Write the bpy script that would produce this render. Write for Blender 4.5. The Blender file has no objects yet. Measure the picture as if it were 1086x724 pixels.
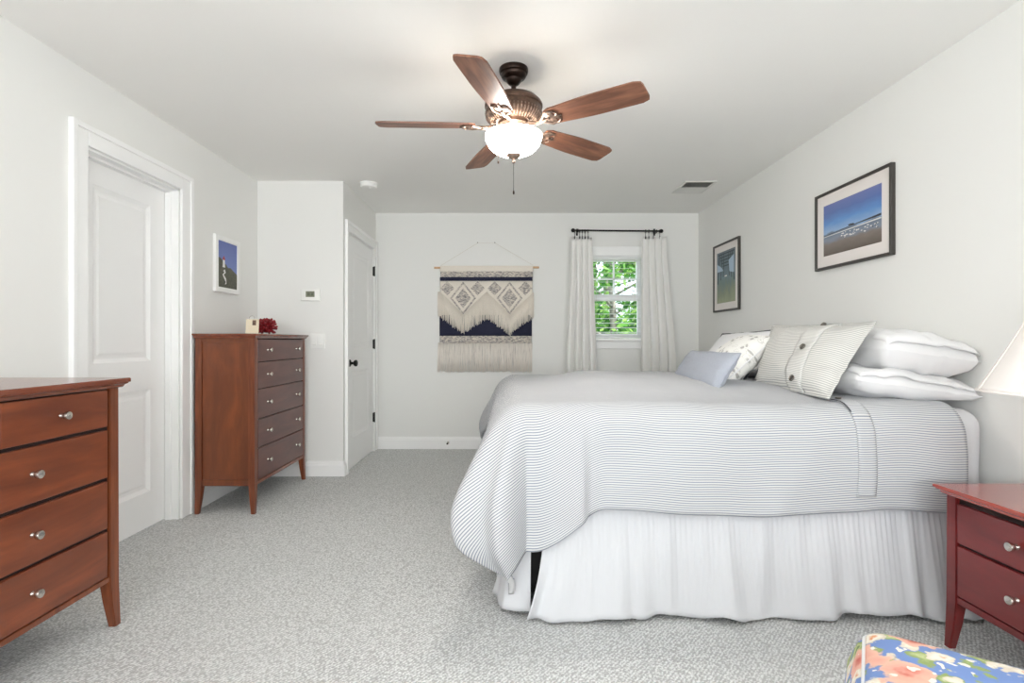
import bpy, bmesh, math, random
from mathutils import Vector, Matrix, noise
random.seed(7)
PI = math.pi
scene = bpy.context.scene
COL = scene.collection

# ------------------------------------------------------------------ camera, world, sun, added fill lights, exposure
F = 560.0                                    # focal length in pixels of the 1086 x 724 frame
EYE = 1.12
cd = bpy.data.cameras.new('camera')
cam = bpy.data.objects.new('camera', cd); COL.objects.link(cam)
cam.location = (0, 0, EYE); cam.rotation_euler = (PI / 2, 0, 0)
cd.sensor_width = 36; cd.lens = F / 1086 * 36
cd.shift_x = 7 / 1086; cd.shift_y = -1 / 1086
cd.clip_start = .02; cd.clip_end = 200
scene.camera = cam
vs = scene.view_settings
vs.view_transform = 'Standard'; vs.look = 'None'; vs.gamma = 1; vs.use_curve_mapping = False
vs.exposure = 0.46
scene.cycles.use_denoising = True
scene.cycles.max_bounces = 12
scene.cycles.diffuse_bounces = 8
scene.cycles.sample_clamp_indirect = 8

world = bpy.data.worlds.new('sky'); scene.world = world; world.use_nodes = True
bg = world.node_tree.nodes['Background']
bg.inputs[0].default_value = (.80, .90, 1.0, 1); bg.inputs[1].default_value = 1.6


def light(name, kind, loc, rot, energy, color=(1, 1, 1), size=None, size_y=None):
    l = bpy.data.lights.new(name, kind); l.energy = energy; l.color = color
    if kind == 'AREA':
        l.shape = 'RECTANGLE'; l.size = size; l.size_y = size_y or size
    elif kind == 'SUN':
        l.angle = size or .01
    else:
        l.shadow_soft_size = size or .05
    o = bpy.data.objects.new(name, l); COL.objects.link(o); o.location = loc; o.rotation_euler = rot
    return o


light('sun', 'SUN', (8, 4, 9), (0, 0, 0), 6.0, (1, .96, .88), .01).rotation_euler = \
    Vector((-.50, .30, -.90)).to_track_quat('-Z', 'Y').to_euler()
FILL_COL = (.975, .985, 1.0)  # tint of the area fills added outside the made-up near windows
UP = math.radians(90 + 38)                   # added fill is tilted up to brighten the ceiling
light('window_daylight', 'AREA', (-1.0, -4.12, 1.45), (UP, 0, 0), 50, FILL_COL, 1.5, 1.55)
light('window_daylight', 'AREA', (1.0, -4.12, 1.45), (UP, 0, 0), 50, FILL_COL, 1.5, 1.55)
light('window_daylight', 'AREA', (-2.22, -1.85, 1.45), (UP, 0, math.radians(-90)), 54, FILL_COL, 1.5, 1.55)
light('window_daylight', 'AREA', (2.17, -1.85, 1.45), (UP, 0, math.radians(90)), 54, FILL_COL, 1.5, 1.55)


# ------------------------------------------------------------------ materials
def lin(c):
    return tuple((x / 255 / 12.92) if x / 255 <= .04045 else ((x / 255 + .055) / 1.055) ** 2.4 for x in c) + (1,)


class NT:
    def __init__(s, name):
        s.m = bpy.data.materials.new(name); s.m.use_nodes = True
        s.t = s.m.node_tree; s.p = s.t.nodes['Principled BSDF']

    def n(s, kind, **kw):
        x = s.t.nodes.new(kind)
        for k, v in kw.items():
            if hasattr(x, k): setattr(x, k, v)
            else: x.inputs[k].default_value = v
        return x

    def l(s, a, b): s.t.links.new(a, b)

    def ramp(s, fac, stops, interp='LINEAR'):
        r = s.n('ShaderNodeValToRGB'); r.color_ramp.interpolation = interp
        e = r.color_ramp.elements
        e[0].position, e[0].color = stops[0][0], stops[0][1]
        e[1].position, e[1].color = stops[-1][0], stops[-1][1]
        for p, c in stops[1:-1]:
            q = e.new(p); q.color = c
        s.l(fac, r.inputs[0]); return r.outputs[0]

    def coords(s, which='Object', scale=(1, 1, 1), loc=(0, 0, 0)):
        c = s.n('ShaderNodeTexCoord'); m = s.n('ShaderNodeMapping')
        m.inputs['Scale'].default_value = scale; m.inputs['Location'].default_value = loc
        s.l(c.outputs[which], m.inputs[0]); return m.outputs[0]

    def bump(s, h, strength=.2, dist=.002):
        b = s.n('ShaderNodeBump'); b.inputs['Strength'].default_value = strength; b.inputs['Distance'].default_value = dist
        s.l(h, b.inputs['Height']); s.l(b.outputs[0], s.p.inputs['Normal'])

    def mix(s, fac, a, b):
        m = s.n('ShaderNodeMix', data_type='RGBA')
        if isinstance(fac, float): m.inputs[0].default_value = fac
        else: s.l(fac, m.inputs[0])
        for v, i in ((a, 6), (b, 7)):
            if isinstance(v, tuple): m.inputs[i].default_value = v
            else: s.l(v, m.inputs[i])
        return m.outputs[2]


def plain(name, c, rough=.6, metal=0., nscale=None, nstr=.1, ndist=.001, spec=.5, var=0.):
    a = NT(name); a.p.inputs['Base Color'].default_value = lin(c)
    a.p.inputs['Roughness'].default_value = rough; a.p.inputs['Metallic'].default_value = metal
    a.p.inputs['Specular IOR Level'].default_value = spec
    if nscale:
        no = a.n('ShaderNodeTexNoise', Scale=nscale, Detail=4.0); a.l(a.coords(), no.inputs['Vector'])
        a.bump(no.outputs[0], nstr, ndist)
        if var:
            d = tuple(max(0, x * (1 - var)) for x in c)
            a.l(a.ramp(no.outputs[0], [(.3, lin(d)), (.7, lin(c))]), a.p.inputs['Base Color'])
    return a.m


def wood(name, c1, c2, rough=.3, scale=(3, 3, 30), coat=.2, wear=False):
    a = NT(name)
    v = a.coords('Object', scale)
    n1 = a.n('ShaderNodeTexNoise', Scale=1.6, Detail=6.0, Distortion=1.2); a.l(v, n1.inputs['Vector'])
    n2 = a.n('ShaderNodeTexNoise', Scale=9.0, Detail=3.0); a.l(v, n2.inputs['Vector'])
    col = a.ramp(n1.outputs[0], [(.3, lin(c1)), (.7, lin(c2))])
    col = a.mix(a.ramp(n2.outputs[0], [(.35, (.25, .25, .25, 1)), (.6, (0, 0, 0, 1))]), col, lin(c1))
    if wear:                                  # small pale chips on the drawer fronts
        n3 = a.n('ShaderNodeTexNoise', Scale=14.0, Detail=5.0); a.l(a.coords('Object', (1, 1, 2.6)), n3.inputs['Vector'])
        col = a.mix(a.ramp(n3.outputs[0], [(.745, (0, 0, 0, 1)), (.76, (1, 1, 1, 1))]), col, lin((205, 160, 130)))
    a.l(col, a.p.inputs['Base Color'])
    a.p.inputs['Roughness'].default_value = rough
    a.p.inputs['Coat Weight'].default_value = coat; a.p.inputs['Coat Roughness'].default_value = .15
    return a.m


M = {}
M['wall'] = plain('wall_paint', (232, 232, 229), .85, nscale=220, nstr=.05)
M['ceiling'] = plain('ceiling_paint', (243, 242, 239), .9, nscale=260, nstr=.08)
M['trim'] = plain('trim_paint', (243, 243, 242), .4, nscale=60, nstr=.01)
M['door'] = plain('door_paint', (243, 243, 242), .42, nscale=80, nstr=.01)
M['black'] = plain('black_metal', (22, 21, 20), .35, .6, nscale=90, nstr=.03)
M['bronze'] = plain('dark_bronze', (52, 36, 28), .34, .7, nscale=60, nstr=.06, var=.35)
M['bronze_mid'] = plain('brown_bronze', (104, 80, 66), .4, .6, nscale=60, nstr=.06, var=.25)
M['bronze_light'] = plain('brushed_bronze', (176, 150, 134), .36, .75, nscale=40, nstr=.1, var=.45)
M['nickel'] = plain('satin_nickel', (206, 200, 192), .22, 1., nscale=50, nstr=.01)
M['pale_metal'] = plain('tarnished_button', (120, 116, 110), .3, .9, nscale=300, nstr=.1)
M['plastic'] = plain('white_plastic', (238, 238, 235), .4, nscale=80, nstr=.01)
M['wood_side'] = wood('cherry_side', (92, 44, 21), (132, 70, 35), .35, (5, 5, 1.1))
M['wood_leg'] = wood('cherry_post', (96, 46, 24), (138, 74, 42), .35, (16, 16, 1.4))
M['wood_front'] = wood('cherry_drawer', (100, 46, 25), (140, 72, 39), .33, (1.2, 9, 7), wear=True)
M['wood_dark'] = wood('cherry_drawer_dark', (84, 48, 42), (108, 64, 54), .35, (1.2, 9, 7))
M['wood_top'] = wood('cherry_top', (104, 50, 32), (134, 70, 46), .22, (1.3, 9, 9), .4)
M['wood_red'] = wood('mahogany', (98, 26, 26), (122, 38, 36), .28, (1.4, 8, 6), .3)  # cherry again, with red from reflected light put into the colour
M['wood_red_top'] = wood('mahogany_top', (150, 56, 44), (174, 74, 58), .22, (1.3, 9, 9), .9)  # paler pink base puts the light reflected off the top into the colour
M['gap'] = plain('drawer_gap', (34, 14, 10), .8, nscale=60, nstr=.02)
M['blade'] = wood('walnut_blade', (92, 56, 40), (150, 102, 78), .45, (1.6, 16, 5), .05)
M['dowel'] = wood('pale_dowel', (190, 150, 110), (214, 178, 138), .6, (3, 20, 20), 0)
M['white_fabric'] = plain('white_cotton', (230, 230, 231), .9, nscale=30, nstr=.12, ndist=.004)
M['sheet'] = plain('white_sheet', (210, 210, 212), .9, nscale=14, nstr=.18, ndist=.01)
M['skirt'] = plain('white_voile', (207, 208, 211), .9, nscale=22, nstr=.12, ndist=.004)
M['curtain'] = plain('curtain_linen', (236, 235, 232), .9, nscale=160, nstr=.1)
M['bluegrey'] = plain('blue_grey_linen', (170, 175, 186), .9, nscale=260, nstr=.35, var=.08)
M['darkpiping'] = plain('dark_piping', (50, 52, 60), .8, nscale=100, nstr=.1)
M['box'] = plain('bed_base_cloth', (40, 39, 38), .9, nscale=60, nstr=.1)
M['cord'] = plain('cotton_cord', (200, 190, 175), .9, nscale=300, nstr=.1)
M['cream_yarn'] = plain('cream_yarn', (242, 234, 222), .95, nscale=420, nstr=.6, ndist=.003, var=.1)
M['tassel_yarn'] = plain('tassel_yarn', (246, 238, 226), .95, nscale=200, nstr=.3, var=.08)
M['navy_yarn'] = plain('navy_yarn', (44, 46, 72), .95, nscale=300, nstr=.5, ndist=.003, var=.3)
M['red'] = plain('red_resin', (150, 22, 34), .5, nscale=40, nstr=.1, var=.25)
M['card'] = plain('cream_card', (228, 216, 190), .8, nscale=60, nstr=.02)
M['brownprint'] = plain('brown_print', (140, 110, 90), .7, nscale=60, nstr=.02, var=.5)
M['frame_black'] = plain('black_frame_wood', (58, 54, 50), .45, nscale=60, nstr=.05)
M['frame_white'] = plain('white_frame_wood', (238, 238, 236), .4, nscale=60, nstr=.02)
M['mat_board'] = plain('mat_board', (232, 226, 222), .9, nscale=200, nstr=.02)
M['lcd'] = plain('lcd_screen', (120, 124, 106), .3, nscale=60, nstr=.01)
M['lcd_dark'] = plain('lcd_digits', (70, 76, 64), .3, nscale=60, nstr=.01)
M['vent'] = plain('vent_metal', (222, 221, 217), .45, nscale=60, nstr=.01)
M['ventdark'] = plain('duct_inside', (96, 95, 90), .9, nscale=60, nstr=.01)
M['shade'] = plain('lamp_shade_cloth', (240, 234, 230), .9, nscale=200, nstr=.15)
M['ceramic'] = plain('pale_ceramic', (214, 208, 198), .25, nscale=20, nstr=.02)
M['sash'] = plain('window_vinyl', (240, 241, 242), .4, nscale=60, nstr=.01)
M['slat'] = plain('blind_slat', (226, 228, 226), .5, nscale=60, nstr=.01)
M['bark'] = plain('grey_bark', (170, 164, 152), .9, nscale=12, nstr=.5, var=.5)


def m_carpet():
    a = NT('loop_carpet')
    v = a.coords('Object')
    sp = a.n('ShaderNodeSeparateXYZ'); a.l(v, sp.inputs[0])
    vo = a.n('ShaderNodeTexVoronoi', Scale=110.0); a.l(v, vo.inputs['Vector'])
    wv = a.n('ShaderNodeTexWave', Scale=26.0, Distortion=5.0, Detail=2.0); wv.inputs['Detail Scale'].default_value = 3.0
    rot = a.n('ShaderNodeMapping'); rot.inputs['Rotation'].default_value = (0, 0, .7); a.l(v, rot.inputs[0]); a.l(rot.outputs[0], wv.inputs['Vector'])
    n = a.n('ShaderNodeTexNoise', Scale=70.0, Detail=4.0); a.l(v, n.inputs['Vector'])
    big = a.n('ShaderNodeTexNoise', Scale=1.3, Detail=2.0); a.l(v, big.inputs['Vector'])
    h = a.n('ShaderNodeMath', operation='ADD'); hw_ = a.n('ShaderNodeMath', operation='MULTIPLY'); a.l(wv.outputs['Fac'], hw_.inputs[0]); hw_.inputs[1].default_value = .45; a.l(hw_.outputs[0], h.inputs[0]); a.l(n.outputs[0], h.inputs[1])
    h2 = a.n('ShaderNodeMath', operation='SUBTRACT'); a.l(h.outputs[0], h2.inputs[0]); a.l(vo.outputs['Distance'], h2.inputs[1])
    col = a.ramp(h2.outputs[0], [(-.0, lin((182, 183, 182))), (.22, lin((206, 207, 206))), (.62, lin((234, 235, 234)))])
    col = a.mix(a.ramp(big.outputs[0], [(.4, (.0, .0, .0, 1)), (.7, (.22, .22, .22, 1))]), col, lin((200, 201, 200)))
    a.l(col, a.p.inputs['Base Color']); a.p.inputs['Roughness'].default_value = .95
    a.p.inputs['Specular IOR Level'].default_value = .1
    a.bump(h2.outputs[0], .6, .006)
    return a.m


M['carpet'] = m_carpet()


def m_stripe(name='ticking_stripe', period=.0092, frac=.42, base=(206, 206, 206), line=(136, 141, 152)):
    a = NT(name)
    c = a.n('ShaderNodeUVMap'); sp = a.n('ShaderNodeSeparateXYZ'); a.l(c.outputs[0], sp.inputs[0])
    d = a.n('ShaderNodeMath', operation='DIVIDE'); a.l(sp.outputs[1], d.inputs[0]); d.inputs[1].default_value = period
    f = a.n('ShaderNodeMath', operation='FRACT'); a.l(d.outputs[0], f.inputs[0])
    col = a.ramp(f.outputs[0], [(0, lin(line)), (frac * .8, lin(line)), (frac, lin(base)), (.97, lin(base)), (1, lin(line))])
    a.l(col, a.p.inputs['Base Color']); a.p.inputs['Roughness'].default_value = .92
    a.p.inputs['Specular IOR Level'].default_value = .2
    n = a.n('ShaderNodeTexNoise', Scale=22.0, Detail=5.0); a.l(a.coords(), n.inputs['Vector'])
    a.bump(n.outputs[0], .25, .006)
    return a.m


M['stripe'] = m_stripe()
M['stripe_sham'] = m_stripe('ticking_stripe_sham', .0092, .42, (218, 217, 212), (166, 166, 165))


def m_heather():
    a = NT('heather_yarn')
    n = a.n('ShaderNodeTexNoise', Scale=1.0, Detail=3.0); a.l(a.coords('Object', (45, 45, 260)), n.inputs['Vector'])
    a.l(a.ramp(n.outputs[0], [(.36, lin((92, 92, 102))), (.5, lin((186, 178, 170))), (.62, lin((226, 216, 202)))]), a.p.inputs['Base Color'])
    a.p.inputs['Roughness'].default_value = .95; a.bump(n.outputs[0], .5, .003)
    return a.m


M['heather'] = m_heather()


def m_fringe():
    a = NT('fringe_yarn')
    n = a.n('ShaderNodeTexNoise', Scale=1.0, Detail=2.0); a.l(a.coords('Object', (190, 190, 6)), n.inputs['Vector'])
    a.l(a.ramp(n.outputs[0], [(.3, lin((190, 184, 180))), (.42, lin((238, 231, 222))), (.7, lin((246, 240, 232)))]), a.p.inputs['Base Color'])
    a.p.inputs['Roughness'].default_value = .95
    return a.m


M['fringe'] = m_fringe()


def m_leafprint():
    a = NT('leaf_print_cotton')
    v = a.coords('UV')
    n = a.n('ShaderNodeTexNoise', Scale=34.0, Detail=3.0); a.l(v, n.inputs['Vector'])
    vo = a.n('ShaderNodeTexVoronoi', Scale=24.0); a.l(v, vo.inputs['Vector'])
    s = a.n('ShaderNodeMath', operation='MULTIPLY_ADD'); a.l(n.outputs[0], s.inputs[0]); s.inputs[1].default_value = .7; a.l(vo.outputs['Distance'], s.inputs[2])
    f = a.ramp(s.outputs[0], [(.60, (1, 1, 1, 1)), (.66, (.55, .55, .55, 1)), (.70, (0, 0, 0, 1)), (.80, (0, 0, 0, 1)), (.84, (.6, .6, .6, 1)), (.88, (0, 0, 0, 1))])
    a.l(a.mix(f, lin((238, 237, 233)), lin((176, 174, 170))), a.p.inputs['Base Color'])
    a.p.inputs['Roughness'].default_value = .92
    return a.m


M['leafprint'] = m_leafprint()


def m_floral():
    a = NT('floral_chintz')
    v0 = a.coords('Object')
    nd = a.n('ShaderNodeTexNoise', Scale=26.0, Detail=3.0); a.l(v0, nd.inputs['Vector'])
    sub = a.n('ShaderNodeVectorMath', operation='SUBTRACT'); a.l(nd.outputs['Color'], sub.inputs[0]); sub.inputs[1].default_value = (.5, .5, .5)
    sc = a.n('ShaderNodeVectorMath', operation='SCALE'); a.l(sub.outputs[0], sc.inputs[0]); sc.inputs['Scale'].default_value = .065
    ad = a.n('ShaderNodeVectorMath', operation='ADD'); a.l(v0, ad.inputs[0]); a.l(sc.outputs[0], ad.inputs[1])

    def vor(scale, off, rnd=1.0):
        mp = a.n('ShaderNodeMapping'); mp.inputs['Location'].default_value = off; a.l(ad.outputs[0], mp.inputs[0])
        vo = a.n('ShaderNodeTexVoronoi', Scale=scale); vo.inputs['Randomness'].default_value = rnd
        a.l(mp.outputs[0], vo.inputs['Vector']); return vo.outputs['Distance']
    W, K = (1, 1, 1, 1), (0, 0, 0, 1)
    col = lin((118, 146, 202))
    d = vor(12.0, (.3, .1, .2)); col = a.mix(a.ramp(d, [(.36, W), (.40, K)]), col, a.ramp(d, [(.1, lin((120, 142, 86))), (.2, lin((196, 204, 146))), (.32, lin((150, 168, 104)))]))
    d = vor(14.0, (2.3, 1.4, .7)); col = a.mix(a.ramp(d, [(.36, W), (.40, K)]), col, a.ramp(d, [(.06, lin((226, 160, 110))), (.16, lin((246, 240, 226))), (.34, lin((226, 214, 196)))]))
    d = vor(8.5, (4.42, 2.9, .5)); col = a.mix(a.ramp(d, [(.36, W), (.40, K)]), col, a.ramp(d, [(.08, lin((212, 110, 96))), (.2, lin((236, 172, 154))), (.36, lin((240, 190, 168)))]))
    d = vor(30.0, (1.4, 3.9, 2.5)); col = a.mix(a.ramp(d, [(.20, W), (.24, K)]), col, lin((244, 238, 226)))
    a.l(col, a.p.inputs['Base Color']); a.p.inputs['Roughness'].default_value = .7
    a.bump(nd.outputs[0], .08, .002)
    return a.m


M['floral'] = m_floral()


def m_leaf():
    a = NT('sunlit_leaves')
    g = a.n('ShaderNodeNewGeometry')
    col = a.ramp(g.outputs['Random Per Island'], [(0, lin((40, 92, 40))), (.5, lin((88, 150, 62))), (1, lin((168, 206, 108)))])
    a.l(col, a.p.inputs['Base Color']); a.p.inputs['Roughness'].default_value = .6
    tr = a.n('ShaderNodeBsdfTranslucent'); a.l(col, tr.inputs[0])
    mx = a.n('ShaderNodeMixShader'); mx.inputs[0].default_value = .45
    a.l(a.p.outputs[0], mx.inputs[1]); a.l(tr.outputs[0], mx.inputs[2])
    a.l(mx.outputs[0], a.t.nodes['Material Output'].inputs[0])
    return a.m


M['leaf'] = m_leaf()


def m_grass():
    a = NT('lawn')
    n = a.n('ShaderNodeTexNoise', Scale=4.0, Detail=6.0); a.l(a.coords(), n.inputs['Vector'])
    a.l(a.ramp(n.outputs[0], [(.3, lin((70, 104, 50))), (.7, lin((120, 150, 78)))]), a.p.inputs['Base Color'])
    a.p.inputs['Roughness'].default_value = .95
    return a.m


M['grass'] = m_grass()


def m_glass():
    a = NT('window_glass')
    gl = a.n('ShaderNodeBsdfGlossy'); gl.inputs['Roughness'].default_value = .02
    tr = a.n('ShaderNodeBsdfTransparent')
    fr = a.n('ShaderNodeFresnel', IOR=1.2)
    mx = a.n('ShaderNodeMixShader'); a.l(fr.outputs[0], mx.inputs[0]); a.l(tr.outputs[0], mx.inputs[1]); a.l(gl.outputs[0], mx.inputs[2])
    a.l(mx.outputs[0], a.t.nodes['Material Output'].inputs[0])
    return a.m


M['glass'] = m_glass()


def m_bowl():
    a = NT('lit_frosted_glass')
    a.p.inputs['Base Color'].default_value = lin((250, 240, 222)); a.p.inputs['Roughness'].default_value = .3
    a.p.inputs['Emission Color'].default_value = (1, .955, .895, 1); a.p.inputs['Emission Strength'].default_value = 40
    n = a.n('ShaderNodeTexNoise', Scale=9.0, Detail=3.0); a.l(a.coords(), n.inputs['Vector'])
    a.l(a.ramp(n.outputs[0], [(.3, lin((246, 232, 206))), (.7, lin((252, 246, 234)))]), a.p.inputs['Base Color'])
    return a.m


M['bowl'] = m_bowl()


def m_picture(name, axis_stops, nscale=(8, 8, 8), amount=.18):
    """a print: colour bands up the picture with cloudy irregular borders"""
    a = NT(name)
    g = a.coords('Generated'); sp = a.n('ShaderNodeSeparateXYZ'); a.l(g, sp.inputs[0])
    n = a.n('ShaderNodeTexNoise', Scale=1.0, Detail=5.0); a.l(a.coords('Generated', nscale), n.inputs['Vector'])
    ma = a.n('ShaderNodeMath', operation='MULTIPLY_ADD'); a.l(n.outputs[0], ma.inputs[0]); ma.inputs[1].default_value = amount; a.l(sp.outputs[2], ma.inputs[2])
    sb = a.n('ShaderNodeMath', operation='SUBTRACT'); a.l(ma.outputs[0], sb.inputs[0]); sb.inputs[1].default_value = amount * .5
    a.l(a.ramp(sb.outputs[0], [(p, lin(c)) for p, c in axis_stops]), a.p.inputs['Base Color'])
    a.p.inputs['Roughness'].default_value = .35
    return a.m


M['beach'] = m_picture('beach_print', [(0, (96, 84, 76)), (.22, (128, 118, 110)), (.30, (132, 142, 158)), (.42, (110, 122, 140)), (.45, (150, 180, 214)), (.62, (98, 146, 206)), (.82, (92, 116, 176)), (1, (112, 122, 176))], (3, 5, 9), .16)
M['pier'] = m_picture('pier_print', [(0, (150, 156, 128)), (.2, (128, 138, 112)), (.38, (104, 126, 122)), (.55, (110, 130, 140)), (.75, (92, 112, 124)), (1, (100, 112, 120))], (5, 12, 5), .45)
M['hill_sky'] = m_picture('dusk_sky_print', [(0, (120, 136, 196)), (.5, (104, 122, 186)), (1, (84, 100, 166))], (4, 4, 6), .1)
M['p_hill'] = plain('print_hillside', (96, 96, 78), .5, nscale=60, nstr=.0, var=.3)
M['p_white'] = plain('print_white', (228, 226, 222), .5, nscale=60, nstr=.0)
M['p_red'] = plain('print_red', (170, 60, 52), .5, nscale=60, nstr=.0)
M['p_dark'] = plain('print_dark', (52, 56, 66), .5, nscale=60, nstr=.0)
M['p_pale'] = plain('print_pale_blue', (176, 196, 214), .5, nscale=60, nstr=.0)
M['p_pier'] = plain('print_pier_post', (66, 84, 92), .5, nscale=60, nstr=.0, var=.3)


# ------------------------------------------------------------------ mesh helpers
class MB:
    def __init__(s): s.b = bmesh.new()

    def box(s, lo, hi, bev=0., seg=2, mi=0):
        c = [(lo[i] + hi[i]) / 2 for i in range(3)]; d = [abs(hi[i] - lo[i]) for i in range(3)]
        r = bmesh.ops.create_cube(s.b, size=1)
        vv = r['verts']
        for v in vv: v.co = Vector((c[0] + v.co.x * d[0], c[1] + v.co.y * d[1], c[2] + v.co.z * d[2]))
        fs = set(f for v in vv for f in v.link_faces)
        for f in fs: f.material_index = mi
        if bev:
            es = list(set(e for v in vv for e in v.link_edges))
            r = bmesh.ops.bevel(s.b, geom=es, offset=bev, segments=seg, affect='EDGES', profile=.5)
            for f in r['faces']: f.material_index = mi
        return s

    def prism(s, ring0, ring1, cap=True, mi=0):
        a = [s.b.verts.new(p) for p in ring0]; b = [s.b.verts.new(p) for p in ring1]
        n = len(a)
        for i in range(n):
            s.b.faces.new((a[i], a[(i + 1) % n], b[(i + 1) % n], b[i])).material_index = mi
        if cap:
            s.b.faces.new(a[::-1]).material_index = mi; s.b.faces.new(b).material_index = mi
        return s

    def loft(s, rings, cap=True):
        vs_ = [[s.b.verts.new(p) for p in r] for r in rings]; n = len(rings[0])
        for j in range(len(rings) - 1):
            for i in range(n):
                s.b.faces.new((vs_[j][i], vs_[j][(i + 1) % n], vs_[j + 1][(i + 1) % n], vs_[j + 1][i]))
        if cap:
            s.b.faces.new(vs_[0][::-1]); s.b.faces.new(vs_[-1])
        return s

    def lathe(s, prof, c=(0, 0, 0), n=32, axis='Z', cap=True):
        rings = []
        for r, h in prof:
            ring = []
            for i in range(n):
                t = 2 * PI * i / n
                x, y = max(r, 1e-4) * math.cos(t), max(r, 1e-4) * math.sin(t)
                p = (x, y, h) if axis == 'Z' else ((h, x, y) if axis == 'X' else (y, h, x))
                ring.append((c[0] + p[0], c[1] + p[1], c[2] + p[2]))
            rings.append(ring)
        return s.loft(rings, cap)

    def tube(s, pts, r, n=8, cap=True):
        pts = [Vector(p) for p in pts]; rings = []
        rr = r if isinstance(r, (list, tuple)) else [r] * len(pts)
        prev = None
        for i, p in enumerate(pts):
            t = (pts[min(i + 1, len(pts) - 1)] - pts[max(i - 1, 0)]).normalized()
            if prev is None:
                u = t.orthogonal().normalized()
            else:
                u = (prev - t * prev.dot(t)).normalized()
            prev = u; w = t.cross(u)
            rings.append([p + u * rr[i] * math.cos(2 * PI * k / n) + w * rr[i] * math.sin(2 * PI * k / n) for k in range(n)])
        return s.loft(rings, cap)

    def ring(s, c, R, r, axis='X', n=20, m=6):
        vs_ = []
        for i in range(n):
            t = 2 * PI * i / n; row = []
            for k in range(m):
                q = 2 * PI * k / m; a = R + r * math.cos(q); h = r * math.sin(q)
                p = (h, a * math.cos(t), a * math.sin(t)) if axis == 'X' else ((a * math.cos(t), h, a * math.sin(t)) if axis == 'Y' else (a * math.cos(t), a * math.sin(t), h))
                row.append(s.b.verts.new((c[0] + p[0], c[1] + p[1], c[2] + p[2])))
            vs_.append(row)
        for i in range(n):
            for k in range(m):
                s.b.faces.new((vs_[i][k], vs_[(i + 1) % n][k], vs_[(i + 1) % n][(k + 1) % m], vs_[i][(k + 1) % m]))
        return s

    def grid(s, fn, nu, nv, uvfn=None, mi=0):
        vs_ = [[s.b.verts.new(fn(i / nu, j / nv)) for j in range(nv + 1)] for i in range(nu + 1)]
        uvl = s.b.loops.layers.uv.verify() if uvfn else None
        for i in range(nu):
            for j in range(nv):
                f = s.b.faces.new((vs_[i][j], vs_[i + 1][j], vs_[i + 1][j + 1], vs_[i][j + 1])); f.material_index = mi
                if uvl:
                    for lp, (a, c) in zip(f.loops, ((i, j), (i + 1, j), (i + 1, j + 1), (i, j + 1))):
                        lp[uvl].uv = uvfn(a / nu, c / nv)
        return s

    def out(s, name, mat, parent=None, smooth=False, angle=None, normals=True):
        if normals: bmesh.ops.recalc_face_normals(s.b, faces=s.b.faces)
        me = bpy.data.meshes.new(name); s.b.to_mesh(me); s.b.free()
        mats = mat if isinstance(mat, (list, tuple)) else [mat]
        for m_ in mats: me.materials.append(M[m_])
        if smooth:
            for p in me.polygons: p.use_smooth = True
            if angle is not None: me.set_sharp_from_angle(angle=math.radians(angle))
        o = bpy.data.objects.new(name, me); COL.objects.link(o)
        if parent: o.parent = parent
        return o


def thing(name, label, cat, loc=(0, 0, 0), rz=0, group=None):
    o = bpy.data.objects.new(name, None); COL.objects.link(o); o.location = loc; o.rotation_euler = (0, 0, rz)
    o.empty_display_size = .1
    return tag(o, label, cat, group)


def tag(o, label, cat, group=None):
    o['label'] = label; o['category'] = cat
    if group: o['group'] = group
    return o


def struct(o, label, cat):
    o['kind'] = 'structure'; o['label'] = label; o['category'] = cat
    return o


def sm(x): x = max(0., min(1., x)); return x * x * (3 - 2 * x)


# ------------------------------------------------------------------ room shell
XL, XR, YB, YN, H = -2.05, 2.0, 5.47, -4.0, 2.44  # near end set far back so the added fill spreads evenly
XC, YR = -1.342, 4.37                          # closet side wall and the wall with the thermostat
T = .12


def wall_boxes(mb, axis, plane, thick, a0, a1, holes):
    """a wall with rectangular holes; axis 'X': the wall runs along x at y=plane, 'Y': along y at x=plane"""
    def put(p0, p1, z0, z1):
        if p1 - p0 < 1e-4 or z1 - z0 < 1e-4: return
        lo, hi = sorted((plane, plane + thick))
        if axis == 'X': mb.box((p0, lo, z0), (p1, hi, z1))
        else: mb.box((lo, p0, z0), (hi, p1, z1))
    p = a0
    for (h0, h1, z0, z1) in sorted(holes):
        put(p, h0, 0, H); put(h0, h1, 0, z0); put(h0, h1, z1, H); p = h1
    put(p, a1, 0, H)
    return mb


struct(MB().box((XL - T, YN - T, -.1), (XR + T, YB + T, 0)).out('floor', 'carpet'), 'pale grey looped carpet', 'floor')
struct(MB().box((XL - 1.3, YN - 1.3, H), (XR + 1.3, YB + T, H + .1)).out('ceiling', 'ceiling'), 'smooth off-white ceiling', 'ceiling')  # outer overhang added unseen as an eave to keep the sun out
WX0, WX1, WZ0, WZ1 = .85, 1.43, 1.135, 1.995   # rear window opening
DL0, DL1, DLZ = 2.576, 3.322, 2.07             # opening of the left door
DC0, DC1, DCZ = 4.48, 5.35, 2.05               # opening of the closet door
struct(wall_boxes(MB(), 'X', YB, T, XC - T, XR + T, [(WX0, WX1, WZ0, WZ1)]).out('wall_back', 'wall'), 'off-white far wall with the window', 'wall')
struct(wall_boxes(MB(), 'Y', XR, T, YN - T, YB, [(-2.6, -1.1, .68, 2.22)]).out('wall_right', 'wall'), 'off-white wall behind the bed pillows', 'wall')
struct(wall_boxes(MB(), 'Y', XL, -T, YN - T, YR + T, [(-2.6, -1.1, .68, 2.22), (DL0, DL1, 0, DLZ)]).out('wall_left', 'wall'), 'off-white left wall with the recessed door', 'wall')
struct(MB().box((XL, YR, 0), (XC - T, YR + T, H)).out('wall_middle', 'wall'), 'off-white short wall with the thermostat', 'wall')
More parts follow.
